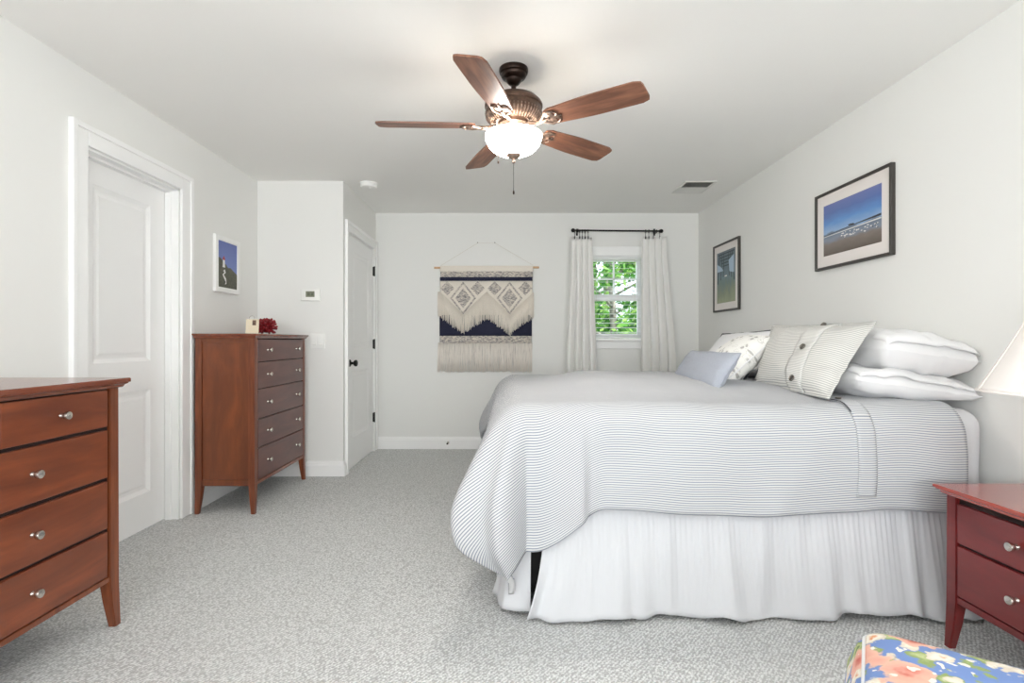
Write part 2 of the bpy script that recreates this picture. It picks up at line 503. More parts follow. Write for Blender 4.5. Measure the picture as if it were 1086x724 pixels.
struct(wall_boxes(MB(), 'Y', XC, -T, YR, YB, [(DC0, DC1, 0, DCZ)]).out('wall_closet', 'wall'), 'off-white narrow wall holding the far door', 'wall')
struct(wall_boxes(MB(), 'X', YN, -T, XL, XR, [(-1.75, -.25, .68, 2.22), (.25, 1.75, .68, 2.22)]).out('wall_front', 'wall'), 'off-white wall behind the viewer', 'wall')  # both openings are made up to admit the fill light


def base_profile(t=.016, h=.125):
    return [(0, 0), (t, 0), (t, h * .72), (t * .72, h * .78), (t * .72, h * .84), (t * .35, h * .93), (t * .25, h), (0, h)]


def baseboard(name, p0, p1, nrm, label):
    ring = lambda p: [(p[0] + nrm[0] * a, p[1] + nrm[1] * a, z) for a, z in base_profile()]
    return struct(MB().prism(ring(p0), ring(p1)).out(name, 'trim'), label, 'baseboard')


baseboard('baseboard_back', (XC, YB), (XR, YB), (0, -1), 'white baseboard along the far wall')
baseboard('baseboard_right', (XR, YN), (XR, YB), (-1, 0), 'white baseboard behind the bed')
baseboard('baseboard_left', (XL, DL1 + .115), (XL, YR), (1, 0), 'white baseboard behind the tall chest')
baseboard('baseboard_left_near', (XL, YN), (XL, DL0 - .1), (1, 0), 'white baseboard behind the low dresser')
baseboard('baseboard_middle', (XL, YR), (XC, YR), (0, -1), 'white baseboard under the thermostat')
baseboard('baseboard_closet', (XC, YR - .016), (XC, DC0 - .07), (1, 0), 'short white baseboard beside the far door')


def casing(name, plane, sgn, y0, y1, ztop, w0, w1, wt, jamb, label):
    mb = MB(); t = .018
    def strip(lo, hi, bead):
        mb.box(lo, hi, .004)
    x0, x1 = sorted((plane, plane + sgn * t)); xb0, xb1 = sorted((plane, plane + sgn * (t + .008)))
    mb.box((x0, y0 - w0, 0), (x1, y0, ztop + wt), .004)
    mb.box((x0, y1, 0), (x1, y1 + w1, ztop + wt), .004)
    mb.box((x0, y0, ztop), (x1, y1, ztop + wt), .004)
    # raised back band on the outer edge, thin bead on the inner edge
    b = min(.028, w0 * .4)
    mb.box((xb0, y0 - w0 - .002, 0), (xb1, y0 - w0 + b, ztop + wt + .002), .004)
    mb.box((xb0, y1 + w1 - b, 0), (xb1, y1 + w1 + .002, ztop + wt + .002), .004)
    mb.box((xb0, y0 - w0 + b - .004, ztop + wt - b), (xb1, y1 + w1 - b + .004, ztop + wt + .0015), .004)
    # jamb lining through the wall
    j0, j1 = sorted((plane, plane - sgn * jamb))
    mb.box((j0, y0 - .001, 0), (j1, y0 + .012, ztop)); mb.box((j0, y1 - .012, 0), (j1, y1 + .001, ztop))
    mb.box((j0, y0, ztop - .012), (j1, y1, ztop + .001))
    # door stop
    if jamb > .1:
        s0, s1 = sorted((plane - sgn * .045, plane - sgn * .078))
        mb.box((s0, y0 + .012, 0), (s1, y0 + .022, ztop - .012)); mb.box((s0, y1 - .022, 0), (s1, y1 - .012, ztop - .012))
        mb.box((s0, y0 + .02, ztop - .024), (s1, y1 - .02, ztop - .012))
    return struct(mb.out(name, 'trim'), label, 'door trim')


casing('trim_1', XL, 1, DL0, DL1, DLZ, .10, .112, .10, T, 'white moulded casing of the left door')
casing('trim_2', XC, 1, DC0, DC1, DCZ, .066, .095, .085, .05, 'white moulded casing of the far door')


def panel_door(name, x, sgn, y0, y1, ztop, panels, label, thick=.035):
    """a slab whose face at x looks towards sgn, with sunken and raised panels (y0,y1,z0,z1)"""
    b = bmesh.new()
    ys = sorted({y0, y1, *[p[0] for p in panels], *[p[1] for p in panels]})
    zs = sorted({.008, ztop, *[p[2] for p in panels], *[p[3] for p in panels]})
    g = {(i, j): b.verts.new((x, y, z)) for i, y in enumerate(ys) for j, z in enumerate(zs)}
    inner = []
    for i in range(len(ys) - 1):
        for j in range(len(zs) - 1):
            q = [g[(i, j)], g[(i + 1, j)], g[(i + 1, j + 1)], g[(i, j + 1)]]
            if sgn < 0: q.reverse()
            f = b.faces.new(q)
            cy, cz = (ys[i] + ys[i + 1]) / 2, (zs[j] + zs[j + 1]) / 2
            if any(p[0] < cy < p[1] and p[2] < cz < p[3] for p in panels): inner.append(f)
    b.normal_update()
    if inner[0].normal.x * sgn < 0:
        bmesh.ops.reverse_faces(b, faces=b.faces)
    for f in inner:
        for th, dp in ((.006, -.004), (.018, -.009), (.012, 0.), (.016, .006)):
            bmesh.ops.inset_region(b, faces=[f], thickness=th, depth=dp, use_even_offset=True)
    s = MB(); s.b.free(); s.b = b
    bk = sorted((x - sgn * .012, x - sgn * thick))
    s.box((bk[0], y0, .008), (bk[1], y1, ztop))
    # rim between the moulded face and the core
    e = sorted((x, x - sgn * .013))
    for q in ((y0, y0 + .0005), (y1 - .0005, y1)): s.box((e[0], q[0], .008), (e[1], q[1], ztop))
    s.box((e[0], y0, ztop - .0005), (e[1], y1, ztop)); s.box((e[0], y0, .008), (e[1], y1, .0085))
    return struct(s.out(name, 'door', normals=False), label, 'door')


panel_door('door_1', XL - .082, 1, DL0 + .015, DL1 - .014, DLZ - .014,
           [(2.728, 3.17, 1.0, 1.93), (2.728, 3.17, .22, .83)], 'white two-panel door recessed in the left wall')
d2 = panel_door('door_2', XC - .004, 1, DC0 + .015, DC1 - .014, DCZ - .015,
                [(4.66, 5.20, 1.05, 1.91), (4.66, 5.20, .26, .85)], 'white two-panel door with black knob at the far left corner')
kb = MB().lathe([(.0, 0), (.031, 0), (.031, .006), (.024, .011), (.011, .014), (.011, .034), (.022, .040), (.029, .052), (.027, .064), (.014, .070), (.0, .071)], (XC - .004, 4.56, .925), 24, 'X')
kb.out('door_knob', 'black', d2, True, 40)['label'] = 'round black door knob'
for z in (1.82, 1.085, .345):
    hb = MB().box((XC + .0, 5.336, z - .045), (XC + .012, 5.372, z + .045), .002)
    hb.tube([(XC + .016, 5.345, z - .05), (XC + .016, 5.345, z + .05)], .007, 10)
    hb.out('hinge', 'black', d2)['label'] = 'black hinge'

# ------------------------------------------------------------------ rear window
wy = YB
mb = MB()
mb.box((WX0 - .09, wy - .018, WZ0), (WX0, wy, WZ1), .004); mb.box((WX1, wy - .018, WZ0), (WX1 + .09, wy, WZ1), .004)
mb.box((WX0 - .10, wy - .022, WZ1), (WX1 + .10, wy, WZ1 + .095), .004)
mb.box((WX0 - .12, wy - .05, WZ0 - .022), (WX1 + .12, wy + .03, WZ0), .005)
mb.box((WX0 - .09, wy - .016, WZ0 - .10), (WX1 + .09, wy, WZ0 - .022), .004)
for a, c in ((WX0 - .001, WX0 + .01), (WX1 - .01, WX1 + .001)): mb.box((a, wy, WZ0), (c, wy + T, WZ1))
mb.box((WX0, wy, WZ1 - .01), (WX1, wy + T, WZ1 + .001)); mb.box((WX0, wy, WZ0 - .001), (WX1, wy + T, WZ0 + .01))
struct(mb.out('trim_3', 'trim'), 'white casing and sill round the far window', 'window trim')

w = bpy.data.objects.new('window_1', None); COL.objects.link(w); w.location = ((WX0 + WX1) / 2, wy + .07, WZ0)
struct(w, 'white double hung window looking onto trees', 'window')


def wpart(mb, name, mat, parent=w):
    o = mb.out(name, mat, parent); o.matrix_parent_inverse = Matrix.Translation(-Vector(w.location)); return o


zm = 1.565
def sash(y, z0, z1, rail0, rail1, mullions):
    s = MB(); x0, x1 = WX0 + .012, WX1 - .012
    s.box((x0, y - .016, z0), (x0 + .042, y + .016, z1), .003); s.box((x1 - .042, y - .016, z0), (x1, y + .016, z1), .003)
    s.box((x0 + .042, y - .016, z0), (x1 - .042, y + .016, z0 + rail0), .003); s.box((x0 + .042, y - .016, z1 - rail1), (x1 - .042, y + .016, z1), .003)
    if mullions:
        xm, zmm = (x0 + x1) / 2, (z0 + rail0 + z1 - rail1) / 2
        s.box((xm - .008, y - .010, z0 + rail0), (xm + .008, y + .010, z1 - rail1)); s.box((x0 + .042, y - .010, zmm - .008), (x1 - .042, y + .010, zmm + .008))
    return s


up = wpart(sash(wy + .088, zm - .03, WZ1 - .012, .045, .035, True), 'upper_sash', 'sash')
lo = wpart(sash(wy + .055, WZ0 + .012, zm + .035, .045, .06, False), 'lower_sash', 'sash')
for nm, y, z0, z1, par in (('pane', wy + .088, zm + .015, WZ1 - .047, up), ('pane', wy + .055, WZ0 + .057, zm - .025, lo)):
    o = MB().box((WX0 + .05, y - .002, z0), (WX1 - .05, y + .002, z1)).out(nm, 'glass', par)
    o.matrix_parent_inverse = Matrix.Translation(-Vector(w.location))

bl = thing('window_blind', 'white slatted blind with open slats inside the far window', 'blind', ((WX0 + WX1) / 2, wy + .028, WZ0 + .03))
hr = MB().box((-.272, -.022, .79), (.272, .0, .828), .004).out('head_rail', 'slat', bl)
for k in range(16):
    z = .04 + k * .0475
    s = MB()
    s.prism([(-.268, -.022, z - .003), (-.268, -.003, z + .0015), (-.268, .010, z + .003), (-.268, .010, z + .0048), (-.268, -.003, z + .0033), (-.268, -.022, z - .0012)],
            [(.268, -.022, z - .003), (.268, -.003, z + .0015), (.268, .010, z + .003), (.268, .010, z + .0048), (.268, -.003, z + .0033), (.268, -.022, z - .0012)])
    s.out('slat', 'slat', bl)
MB().box((-.268, -.02, .0), (.268, .008, .014), .003).out('bottom_rail', 'slat', bl)
for x in (-.2, .2):
    MB().tube([(x, -.024, .006), (x, -.024, .8)], .0012, 5).out('ladder_cord', 'cord', bl)

# made-up windows out of view, added for the fill lights: plain frames
for n_, (axis, p, a0, a1) in enumerate((('X', YN - .06, -1.75, -.25), ('X', YN - .06, .25, 1.75), ('Y', XL - .06, -2.6, -1.1), ('Y', XR + .06, -2.6, -1.1))):
    s = MB()
    def bx(q0, q1, z0, z1):
        if axis == 'X': s.box((q0, p - .02, z0), (q1, p + .02, z1), .003)
        else: s.box((p - .02, q0, z0), (p + .02, q1, z1), .003)
    bx(a0, a0 + .04, .68, 2.22); bx(a1 - .04, a1, .68, 2.22); bx(a0 + .04, a1 - .04, .68, .72); bx(a0 + .04, a1 - .04, 2.18, 2.22); bx(a0 + .04, a1 - .04, 1.43, 1.47)
    struct(s.out('window_%d' % (n_ + 2), 'sash'), ('white window frame behind the viewer on the left side', 'white window frame behind the viewer on the right side', 'white window frame in the near left wall', 'white window frame in the near right wall')[n_], 'window')


# ------------------------------------------------------------------ case furniture (front faces local -y, base at z=0, width along x, depth along +y)
def knob(parent, x, y, z, r=.0155):
    k = MB().lathe([(.0, 0), (r * .62, 0), (r * .62, .003), (r * .42, .007), (r * .42, .014), (r * .9, .018), (r, .024), (r * .86, .030), (r * .4, .033), (0, .0335)], (0, 0, 0), 18, 'Z')
    for v in k.b.verts: v.co = Vector((x + v.co.x, y - v.co.z, z + v.co.y))
    o = k.out('knob', 'nickel', parent, True, 40)
    return o


def cabinet(root, w_, d, h, rows, zlow, m, foot=.19, post=.042, over=.022, ttop=.030, cols=None):
    """rows: list of (z0, z1, [(x0, x1, [knob xs])])"""
    # carcass
    c = MB(); zt = h - ttop
    c.box((post * .6, .012, zlow), (w_ - post * .6, d - .012, zt))
    c.out('carcass', m['gap'], root)
    # side panels with frame rails
    for side in (0, 1):
        s = MB(); x0 = .006 if side == 0 else w_ - .022; x1 = x0 + .016
        s.box((x0 + (.006 if side == 0 else 0), post, zlow + .03), (x1 - (0 if side == 0 else .006), d - post, zt - .02), .002)
        s.box((x0, post * .9, zlow - .012), (x1, d - post * .9, zlow + .03), .003)
        s.box((x0, post * .9, zt - .028), (x1, d - post * .9, zt), .003)
        s.out('side_panel', m['side'], root)
    # legs: straight posts that taper below the case
    for (lx, ly) in ((0, 0), (1, 0), (0, 1), (1, 1)):
        x0 = 0 if lx == 0 else w_ - post; y0 = 0 if ly == 0 else d - post
        s = MB()
        def rect(z, shrink, kick):
            a0, a1 = x0, x0 + post; c0, c1 = y0, y0 + post
            if lx == 0: a1 -= shrink; a0 -= kick
            else: a0 += shrink; a1 += kick
            if lx == 0: a1 -= kick
            else: a0 += kick
            if ly == 0: c1 -= shrink; c0 -= kick * .6; c1 -= kick * .6
            else: c0 += shrink
            return [(a0, c0, z), (a1, c0, z), (a1, c1, z), (a0, c1, z)]
        s.loft([rect(zt, 0, 0), rect(zlow, 0, 0), rect(zlow - .02, .001, 0), rect(zlow * .5, .007, .002), rect(.0, .016, .007)])
        bmesh.ops.bevel(s.b, geom=[e for e in s.b.edges if abs(e.verts[0].co.z - e.verts[1].co.z) > .01], offset=.003, segments=2, affect='EDGES')
        s.out('leg', m['leg'], root)
    # moulded top
    t = MB()
    prof = [(over * .28, zt), (over * .38, zt + .003), (over * .50, zt + .010), (over * .78, zt + .015), (over * .8, zt + .018), (over, zt + .020), (over, h - .003), (over - .003, h)]
    t.loft([[(-o_, -o_, z), (w_ + o_, -o_, z), (w_ + o_, d + o_ * .4, z), (-o_, d + o_ * .4, z)] for o_, z in prof])
    t.out('top', m['top'], root)
    # apron under the lowest drawer
    z0 = rows[-1][0]
    MB().box((post, .003, zlow - .012), (w_ - post, .02, z0 - .006), .003).out('apron', m['leg'], root)
    MB().box((post, d - .016, zlow), (w_ - post, d - .004, zt)).out('back_panel', m['side'], root)
    for (z0, z1, ds) in rows:
        for (x0, x1, ks) in ds:
            dr = MB().box((x0, -.001, z0), (x1, .018, z1), .0035).out('drawer', m['front'], root)
            for kx in ks: knob(dr, kx, -.001, z0 + (z1 - z0) * .52)


CH = dict(gap='gap', side='wood_side', leg='wood_leg', top='wood_top', front='wood_dark')
DR = dict(gap='gap', side='wood_side', leg='wood_leg', top='wood_top', front='wood_front')
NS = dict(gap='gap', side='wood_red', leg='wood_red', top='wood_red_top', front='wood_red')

# tall chest on the left wall, front towards +X
cw = .86
chest = thing('chest_of_drawers', 'tall cherry-wood five-drawer chest standing beside the left door', 'chest of drawers', (-1.62, 3.41, 0), PI / 2)
rows = []
for z0, z1 in ((.982, 1.127), (.803, .976), (.607, .797), (.417, .601), (.208, .411)):
    rows.append((z0, z1, [(.046, cw - .046, [.185, cw - .185])]))
cabinet(chest, cw, .385, 1.165, rows, .19, CH)

# low dresser in the left foreground
dw = 1.42
dres = thing('dresser', 'wide cherry-wood dresser with scuffed drawers in the left foreground', 'dresser', (-1.53, 2.09 - dw, 0), PI / 2)
in0, in1 = .05, dw - .055
third = (in1 - in0) / 3; half = (in1 - in0) / 2; g = .004
rows = [(.789, .930, [(in0 + k * third + g, in0 + (k + 1) * third - g, [in0 + (k + .5) * third]) for k in range(3)])]
for z0, z1 in ((.593, .776), (.398, .579), (.212, .386)):
    rows.append((z0, z1, [(in0 + k * half + g, in0 + (k + 1) * half - g, [in0 + (k + .5) * half]) for k in range(2)]))
cabinet(dres, dw, .48, .972, rows, .198, DR, over=.028, ttop=.036, post=.046)

# nightstand on the right, front towards -X
nw = .54
ns = thing('nightstand', 'reddish two-drawer nightstand at the right edge beside the bed', 'nightstand', (1.62, 1.94, 0), -PI / 2)
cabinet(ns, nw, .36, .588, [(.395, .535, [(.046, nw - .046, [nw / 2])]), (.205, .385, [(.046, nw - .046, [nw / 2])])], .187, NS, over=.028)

# ------------------------------------------------------------------ bed
bed = thing('bed', 'large bed with white bed skirt and mattress against the right wall', 'bed', (1.0, 3.1, 0))
BX, BY = 1.0, 3.1
def bedpart(mb, name, mat, **k):
    for v in mb.b.verts: v.co -= Vector((BX, BY, 0))
    return mb.out(name, mat, bed, **k)


bedpart(MB().box((.05, 2.21, .06), (1.975, 3.99, .40), .02), 'box_spring', 'box')
for (x, y) in ((.2, 2.3), (1.85, 2.3), (.2, 3.9), (1.85, 3.9)):
    bedpart(MB().lathe([(.02, 0), (.025, .02), (.025, .07)], (x, y, 0), 12), 'bed_leg', 'black')
mt = MB()
def matt(u, v):
    # closed rounded slab: v round the section, u along x
    return None
mt.box((.02, 2.155, .415), (1.98, 4.045, .835), .075, 6)
bmesh.ops.subdivide_edges(mt.b, edges=[e for e in mt.b.edges if e.calc_length() > .2], cuts=24, use_grid_fill=True)
for v in mt.b.verts:
    p = v.co
    n_ = noise.noise(Vector((p.x * 7, p.y * 3, p.z * 7))) * .012
    p.y += n_ if p.y > 3 else -n_
bedpart(mt, 'mattress', 'sheet', smooth=True)


# bed skirt: gathered voile on a path
def skirt(path, ztop, zbot, seed, flare, endcurl=0):
    L = [0]
    for i in range(1, len(path)): L.append(L[-1] + (Vector(path[i][:2]) - Vector(path[i - 1][:2])).length)
    tot = L[-1]
    def at(s):
        for i in range(1, len(path)):
            if s <= L[i] or i == len(path) - 1:
                t = (s - L[i - 1]) / (L[i] - L[i - 1]); a, b_ = path[i - 1], path[i]
                return (a[0] + (b_[0] - a[0]) * t, a[1] + (b_[1] - a[1]) * t, a[2] + (b_[2] - a[2]) * t, a[3] + (b_[3] - a[3]) * t)
    def fn(u, v):
        s = u * tot; x, y, nx, ny = at(s); l = math.hypot(nx, ny); nx /= l; ny /= l
        h = v ** 1.1
        ph = s * 2 * PI / .12 + 5.0 * noise.noise(Vector((s * 5, seed, 0)))
        off = (.002 + .019 * h) * math.sin(ph) * (.6 + noise.noise(Vector((s * 2.3, seed + 1, v)))) + .045 * h * noise.noise(Vector((s * 6, seed + 4, v * .8))) + .008 * noise.noise(Vector((s * 18, seed, v * 1.2)))
        off += .004 * (1 - h) * math.sin(s * 2 * PI / .022 + seed) + flare * h
        if endcurl: off += endcurl * h * max(0, 1 - s / .22) ** 1.5
        z = ztop + (zbot - ztop) * v + .008 * h * math.sin(ph * .5 + seed) + .045 * h * noise.noise(Vector((s * 3.1, seed + 9, 0)))
        tx, ty = -ny, nx
        k = .075 * h ** 2 * max(0, 1 - s / .35) ** 1.3 if endcurl else 0
        return (x + nx * off - tx * k * (1 if endcurl >= 0 else -1), y + ny * off - ty * k, max(z, .012))
    s = MB(); s.grid(fn, int(tot / .0075), 22)
    return s


def finish(o, thick=.003, off=0):
    md = o.modifiers.new('thick', 'SOLIDIFY'); md.thickness = thick; md.offset = off
    return o


o = skirt([(.158, 2.165, 0, -1), (1.95, 2.165, 0, -1)], .45, .018, 1.3, .072, .02)
for v in o.b.verts: pass
finish(bedpart(o, 'bed_skirt', 'skirt', smooth=True))
finish(bedpart(skirt([(.06, 4.0, -1, 0), (.01, 3.9, -1, 0), (.01, 2.25, -1, 0), (.02, 2.18, -.8, -.5), (.105, 2.155, -.15, -1)], .45, .03, 6.1, .045), 'bed_skirt', 'skirt', smooth=True))

# duvet: a rectangle of cloth laid over the mattress, hanging on three sides, corners draped in cones
EX, EY0, EY1, HEADX = .085, 2.225, 3.975, 1.83
R_, ZB = .115, .862
CUMAX = HEADX - EX; CVW = EY1 - EY0
HANG_N, HANG_F = .47, .47


def duvet(cu, cv, lift=0.):
    a = max(0., -cu); b_ = max(0., -cv); b2 = max(0., cv - CVW); bb = b_ if b_ > 0 else b2; sy = -1 if b_ > 0 else 1
    cx = min(max(cu, 0), CUMAX); cy = min(max(cv, 0), CVW)
    px, py = EX + cx, EY0 + cy
    # puff of the top
    inn = sm(min(cx + .02, .5) / .5) * sm(min(cy, CVW - cy) / .55) * (1 - .75 * sm((cx - .95) / .6))
    top = ZB + .062 * inn + .010 * noise.noise(Vector((cu * 2.2, cv * 2.2, 1.7))) + .0045 * noise.noise(Vector((cu * 7, cv * 5, 4.2)))
    d = math.hypot(a, bb)
    if d < 1e-6: return Vector((px, py, top + lift))
    ux, uy = -a / d, sy * bb / d
    c = 2 * a * bb / (d * d)
    d2 = d * (1 + .05 * c)
    if d2 < R_ * PI / 2: out, drop = R_ * math.sin(d2 / R_), R_ * (1 - math.cos(d2 / R_))
    else: out, drop = R_, R_ + d2 - R_ * PI / 2
    k = sm(drop / .40)
    phi = math.atan2(bb, a)
    out += c * (.185 * math.sin(min(drop / .70, 1) ** 1.6 * PI * .95)) + .05 * (a / d) * math.sin(min(1, drop / .6) * PI * .95)
    out += .022 * math.sin(min(1, drop / .46) * PI * .9)
    out += k * (.034 * math.sin(phi * 11 + .6) * c ** .8)
    # rope-like fold where the corner drape meets the long side
    if bb > 0 and a == 0 or bb > 0 and c < .35:
        s_ = cu if bb > 0 and a == 0 else -a
        out += k * (.038 * sm((.25 - s_) / .03) * sm((s_ + .12) / .34) - .012 * math.exp(-((s_ - .31) / .05) ** 2))
    out += .020 * k * noise.noise(Vector((cu * 3.2 + 3 - cv * 1.6, cv * 1.4, 2.2))) + .007 * noise.noise(Vector((cu * 7 + cv * 3, cv * 6, 7.2))) + .010 * k * abs(noise.noise(Vector((cu * 4.5 - cv * 3.5, cv * 1.6, 12.2))))
    return Vector((px + ux * (out + lift), py + uy * (out + lift), top - drop + lift * (1 if drop < .05 else 0)))


mb = MB()
U0, U1, V0, V1 = -.44, CUMAX, -HANG_N, CVW + HANG_F
def hem(u):                                   # slightly wavy hem
    return .010 * math.sin(u * 5.1) + .008 * noise.noise(Vector((u * 4, 3, 3))) - .15 * (1 - sm((u - .02) / .30)) - .026
def dfn(i, j):
    cu = U0 + (U1 - U0) * i; hv = hem(cu)
    cv = (V0 + hv) + (V1 - V0 - 2 * hv) * j
    return duvet(cu, cv)
mb.grid(dfn, 150, 170, lambda i, j: (U0 + (U1 - U0) * i, V0 + (V1 - V0) * j))
dv = mb.out('duvet', 'stripe', None, True)
for v in dv.data.vertices: v.co -= Vector((BX, BY, .86))
dv.location = (BX, BY, .86)
tag(dv, 'grey and white ticking-stripe duvet draped over the bed', 'duvet')
finish(dv, .022, -1)
# button band of the duvet cover
CU_B = 1.32
def band(i, j):
    cv = -.43 + (.62 + .43) * j
    sk = .10 * max(0, cv) ** 1.2
    cu = CU_B - sk - .01 + .075 * i
    edge = 1 - min(i, 1 - i) * 2
    return duvet(cu, cv, .0075 - .004 * edge ** 4)
s = MB(); s.grid(band, 8, 80, lambda i, j: (.075 * i, -.43 + 1.05 * j))
o = s.out('button_band', 'stripe', dv, True)
for v in o.data.vertices: v.co -= Vector((BX, BY, .86))
finish(o, .004, -1)
s = MB()
s.tube([duvet(CU_B - .012 - .10 * max(0, q / 40 * .62) ** 1.2, q / 40 * .62, .009) for q in range(-6, 41)], .0022, 6)
for v in s.b.verts: v.co -= Vector((BX, BY, .86))
s.out('seam', 'darkpiping', dv, True)['label'] = 'dark stitched seam'
for cv in (.03, .30, .56):
    p = duvet(CU_B + .018 - .10 * cv ** 1.2, cv, .010) - Vector((BX, BY, .86))
    MB().lathe([(.0, 0), (.011, 0), (.013, .003), (.011, .006), (.006, .005), (0, .005)], p, 16).out('button', 'pale_metal', dv, True, 40)['label'] = 'dark metal button'


# ------------------------------------------------------------------ pillows: four corners TL TR BR BL as seen from the front
def pillow_surface(corners, t, pinch=.07, flange=0., p=.5, floor=None, seed=0, wr=.008, up=None):
    TL, TR, BR, BL = [Vector(c) for c in corners]
    nrm = (TR - TL).cross(TL - BL).normalized()
    if up is not None and nrm.dot(Vector(up)) < 0: nrm = -nrm
    def f(u, v, side):
        # u,v in -1..1
        uu = u * (1 - pinch * (1 - v * v)); vv = v * (1 - pinch * (1 - u * u))
        a, b_ = (uu + 1) / 2, (vv + 1) / 2
        base = (BL * (1 - a) + BR * a) * (1 - b_) + (TL * (1 - a) + TR * a) * b_
        fu = min(1, abs(u) / (1 - flange)); fv = min(1, abs(v) / (1 - flange))
        th = t / 2 * max(0, (1 - fu ** 2.4)) ** p * max(0, (1 - fv ** 2.4)) ** p
        wv = wr * noise.noise(Vector((u * 2.6 + seed, v * 2.6, seed))) * min(1, th / .02) + wr * .5 * noise.noise(Vector((u * 6 + seed, v * 6, seed * 2.)))
        q = base + nrm * (side * (th + .0015) + wv)
        if floor is not None and q.z < floor: q.z = floor + (q.z - floor) * .04
        return q
    return f, nrm


def pillow(name, corners, t, mat, label, cat='pillow', n=30, bz=None, **k):
    f, nrm = pillow_surface(corners, t, **k)
    s = MB(); uvl = s.b.loops.layers.uv.verify()
    TL, TR, BR, BL = [Vector(c) for c in corners]; Wd, Ht = (TR - TL).length, (TL - BL).length
    V = {}
    for side in (1, -1):
        for i in range(n + 1):
            for j in range(n + 1):
                u, v = -1 + 2 * i / n, -1 + 2 * j / n
                V[(side, i, j)] = s.b.verts.new(f(u, v, side))
    for side in (1, -1):
        for i in range(n):
            for j in range(n):
                ids = [(i, j), (i + 1, j), (i + 1, j + 1), (i, j + 1)]
                if side < 0: ids.reverse()
                fc = s.b.faces.new([V[(side,) + q] for q in ids])
                for lp, q in zip(fc.loops, ids): lp[uvl].uv = (q[0] / n * Wd, q[1] / n * Ht)
    edge = [(i, 0) for i in range(n)] + [(n, j) for j in range(n)] + [(i, n) for i in range(n, 0, -1)] + [(0, j) for j in range(n, 0, -1)]
    for a, b_ in zip(edge, edge[1:] + edge[:1]):
        fc = s.b.faces.new((V[(-1,) + a], V[(-1,) + b_], V[(1,) + b_], V[(1,) + a]))
        for lp, q in zip(fc.loops, (a, b_, b_, a)): lp[uvl].uv = (q[0] / n * Wd, q[1] / n * Ht)
    c = sum((Vector(q) for q in corners), Vector()) / 4
    for v in s.b.verts: v.co -= c
    o = s.out(name, mat, None, True); o.location = c
    tag(o, label, cat)
    return o, f, nrm, c


def piping(o, f, c, mat, r=.004, n=60, rng=((-1, -1), (1, -1), (1, 1), (-1, 1)), closed=True, name='piping'):
    pts = []
    ring = list(rng) + ([rng[0]] if closed else [])
    for (a, b_) in zip(ring, ring[1:]):
        for k in range(n // 4):
            t = k / (n // 4); pts.append((f(a[0] + (b_[0] - a[0]) * t, a[1] + (b_[1] - a[1]) * t, 1) + f(a[0] + (b_[0] - a[0]) * t, a[1] + (b_[1] - a[1]) * t, -1)) / 2 - c)
    pts.append(pts[0] if closed else (f(ring[-1][0], ring[-1][1], 1) - c))
    return MB().tube(pts, r, 7).out(name, mat, o, True)


ZF = .872


def hem_band(o, f, n_, c):
    s = MB(); s.grid(lambda i, j: f(.70 + .29 * i, -.97 + 1.94 * j, 1) + n_ * (.0045 if 0 < i < 1 and 0 < j < 1 else .001) - c, 10, 24)
    finish(s.out('hem_band', 'white_fabric', o, True), .003, 1)


# near stack by the wall: two white pillows lying along the headboard wall
o, f, n_, c = pillow('pillow', [(1.50, 2.98, .95), (1.50, 2.24, .95), (1.99, 2.20, .885), (1.985, 2.95, .90)], .15, 'white_fabric',
                     'lower white pillow of the two stacked near the nightstand', floor=.868, seed=2, wr=.018, up=(0, 0, 1), pinch=.01, p=.26)
hem_band(o, f, n_, c)
o, f, n_, c = pillow('pillow', [(1.66, 3.00, 1.085), (1.63, 2.26, 1.085), (1.985, 2.20, 1.03), (1.98, 2.96, 1.06)], .215, 'white_fabric',
                     'upper plump white pillow stacked nearest the nightstand', floor=None, seed=8, wr=.018, up=(0, 0, 1), pinch=.01, p=.27)
hem_band(o, f, n_, c)
# far pair of white pillows
pillow('pillow', [(1.50, 4.0, .94), (1.50, 3.26, .94), (1.98, 3.22, .94), (1.98, 3.98, .94)], .15, 'white_fabric',
       'white pillow lying behind the leaf-print cushion on the far side', floor=.868, seed=3, up=(0, 0, 1))
# striped sham, near
sh, f, n_, c = pillow('pillow_sham', [(1.50, 2.97, 1.205), (1.66, 2.36, 1.205), (1.36, 2.22, .872), (1.34, 2.88, .862)], .17, 'stripe_sham',
                      'striped sham with a buttoned strip leaning on the white pillows', 'pillow', flange=.08, seed=5, wr=.010, pinch=.04, floor=ZF, up=(-1, 0, .5))
s = MB(); s.grid(lambda i, j: f(.12 + .34 * i, -.985 + 1.97 * j, 1) + n_ * (.006 if 0 < i < 1 else .001) - c, 8, 40, lambda i, j: (.17 * i, .5 * j))
finish(s.out('button_strip', 'stripe_sham', sh, True), .003, 1)
for v_ in (.84, .08, -.74):
    p = f(.29, v_, 1) + n_ * .007 - c
    b_ = MB().lathe([(0, 0), (.013, 0), (.016, .003), (.014, .008), (.009, .006), (0, .006)], (0, 0, 0), 18)
    q = Vector((0, 0, 1)).rotation_difference(n_)
    for v in b_.b.verts: v.co = q @ v.co + p
    b_.out('button', 'pale_metal', sh, True, 40)['label'] = 'dark metal button'
# far sham with dark edge
fs, f, n_, c = pillow('pillow_sham', [(1.53, 3.72, 1.165), (1.60, 3.06, 1.185), (1.35, 3.02, .872), (1.33, 3.70, .872)], .15, 'white_fabric',
                      'pale dark-edged sham standing at the back behind the leaf-print cushion', 'pillow', flange=.05, seed=11, wr=.008, pinch=.05, floor=ZF, up=(-1, 0, .5))
piping(fs, f, c, 'darkpiping', .006)['label'] = 'dark piped edge'
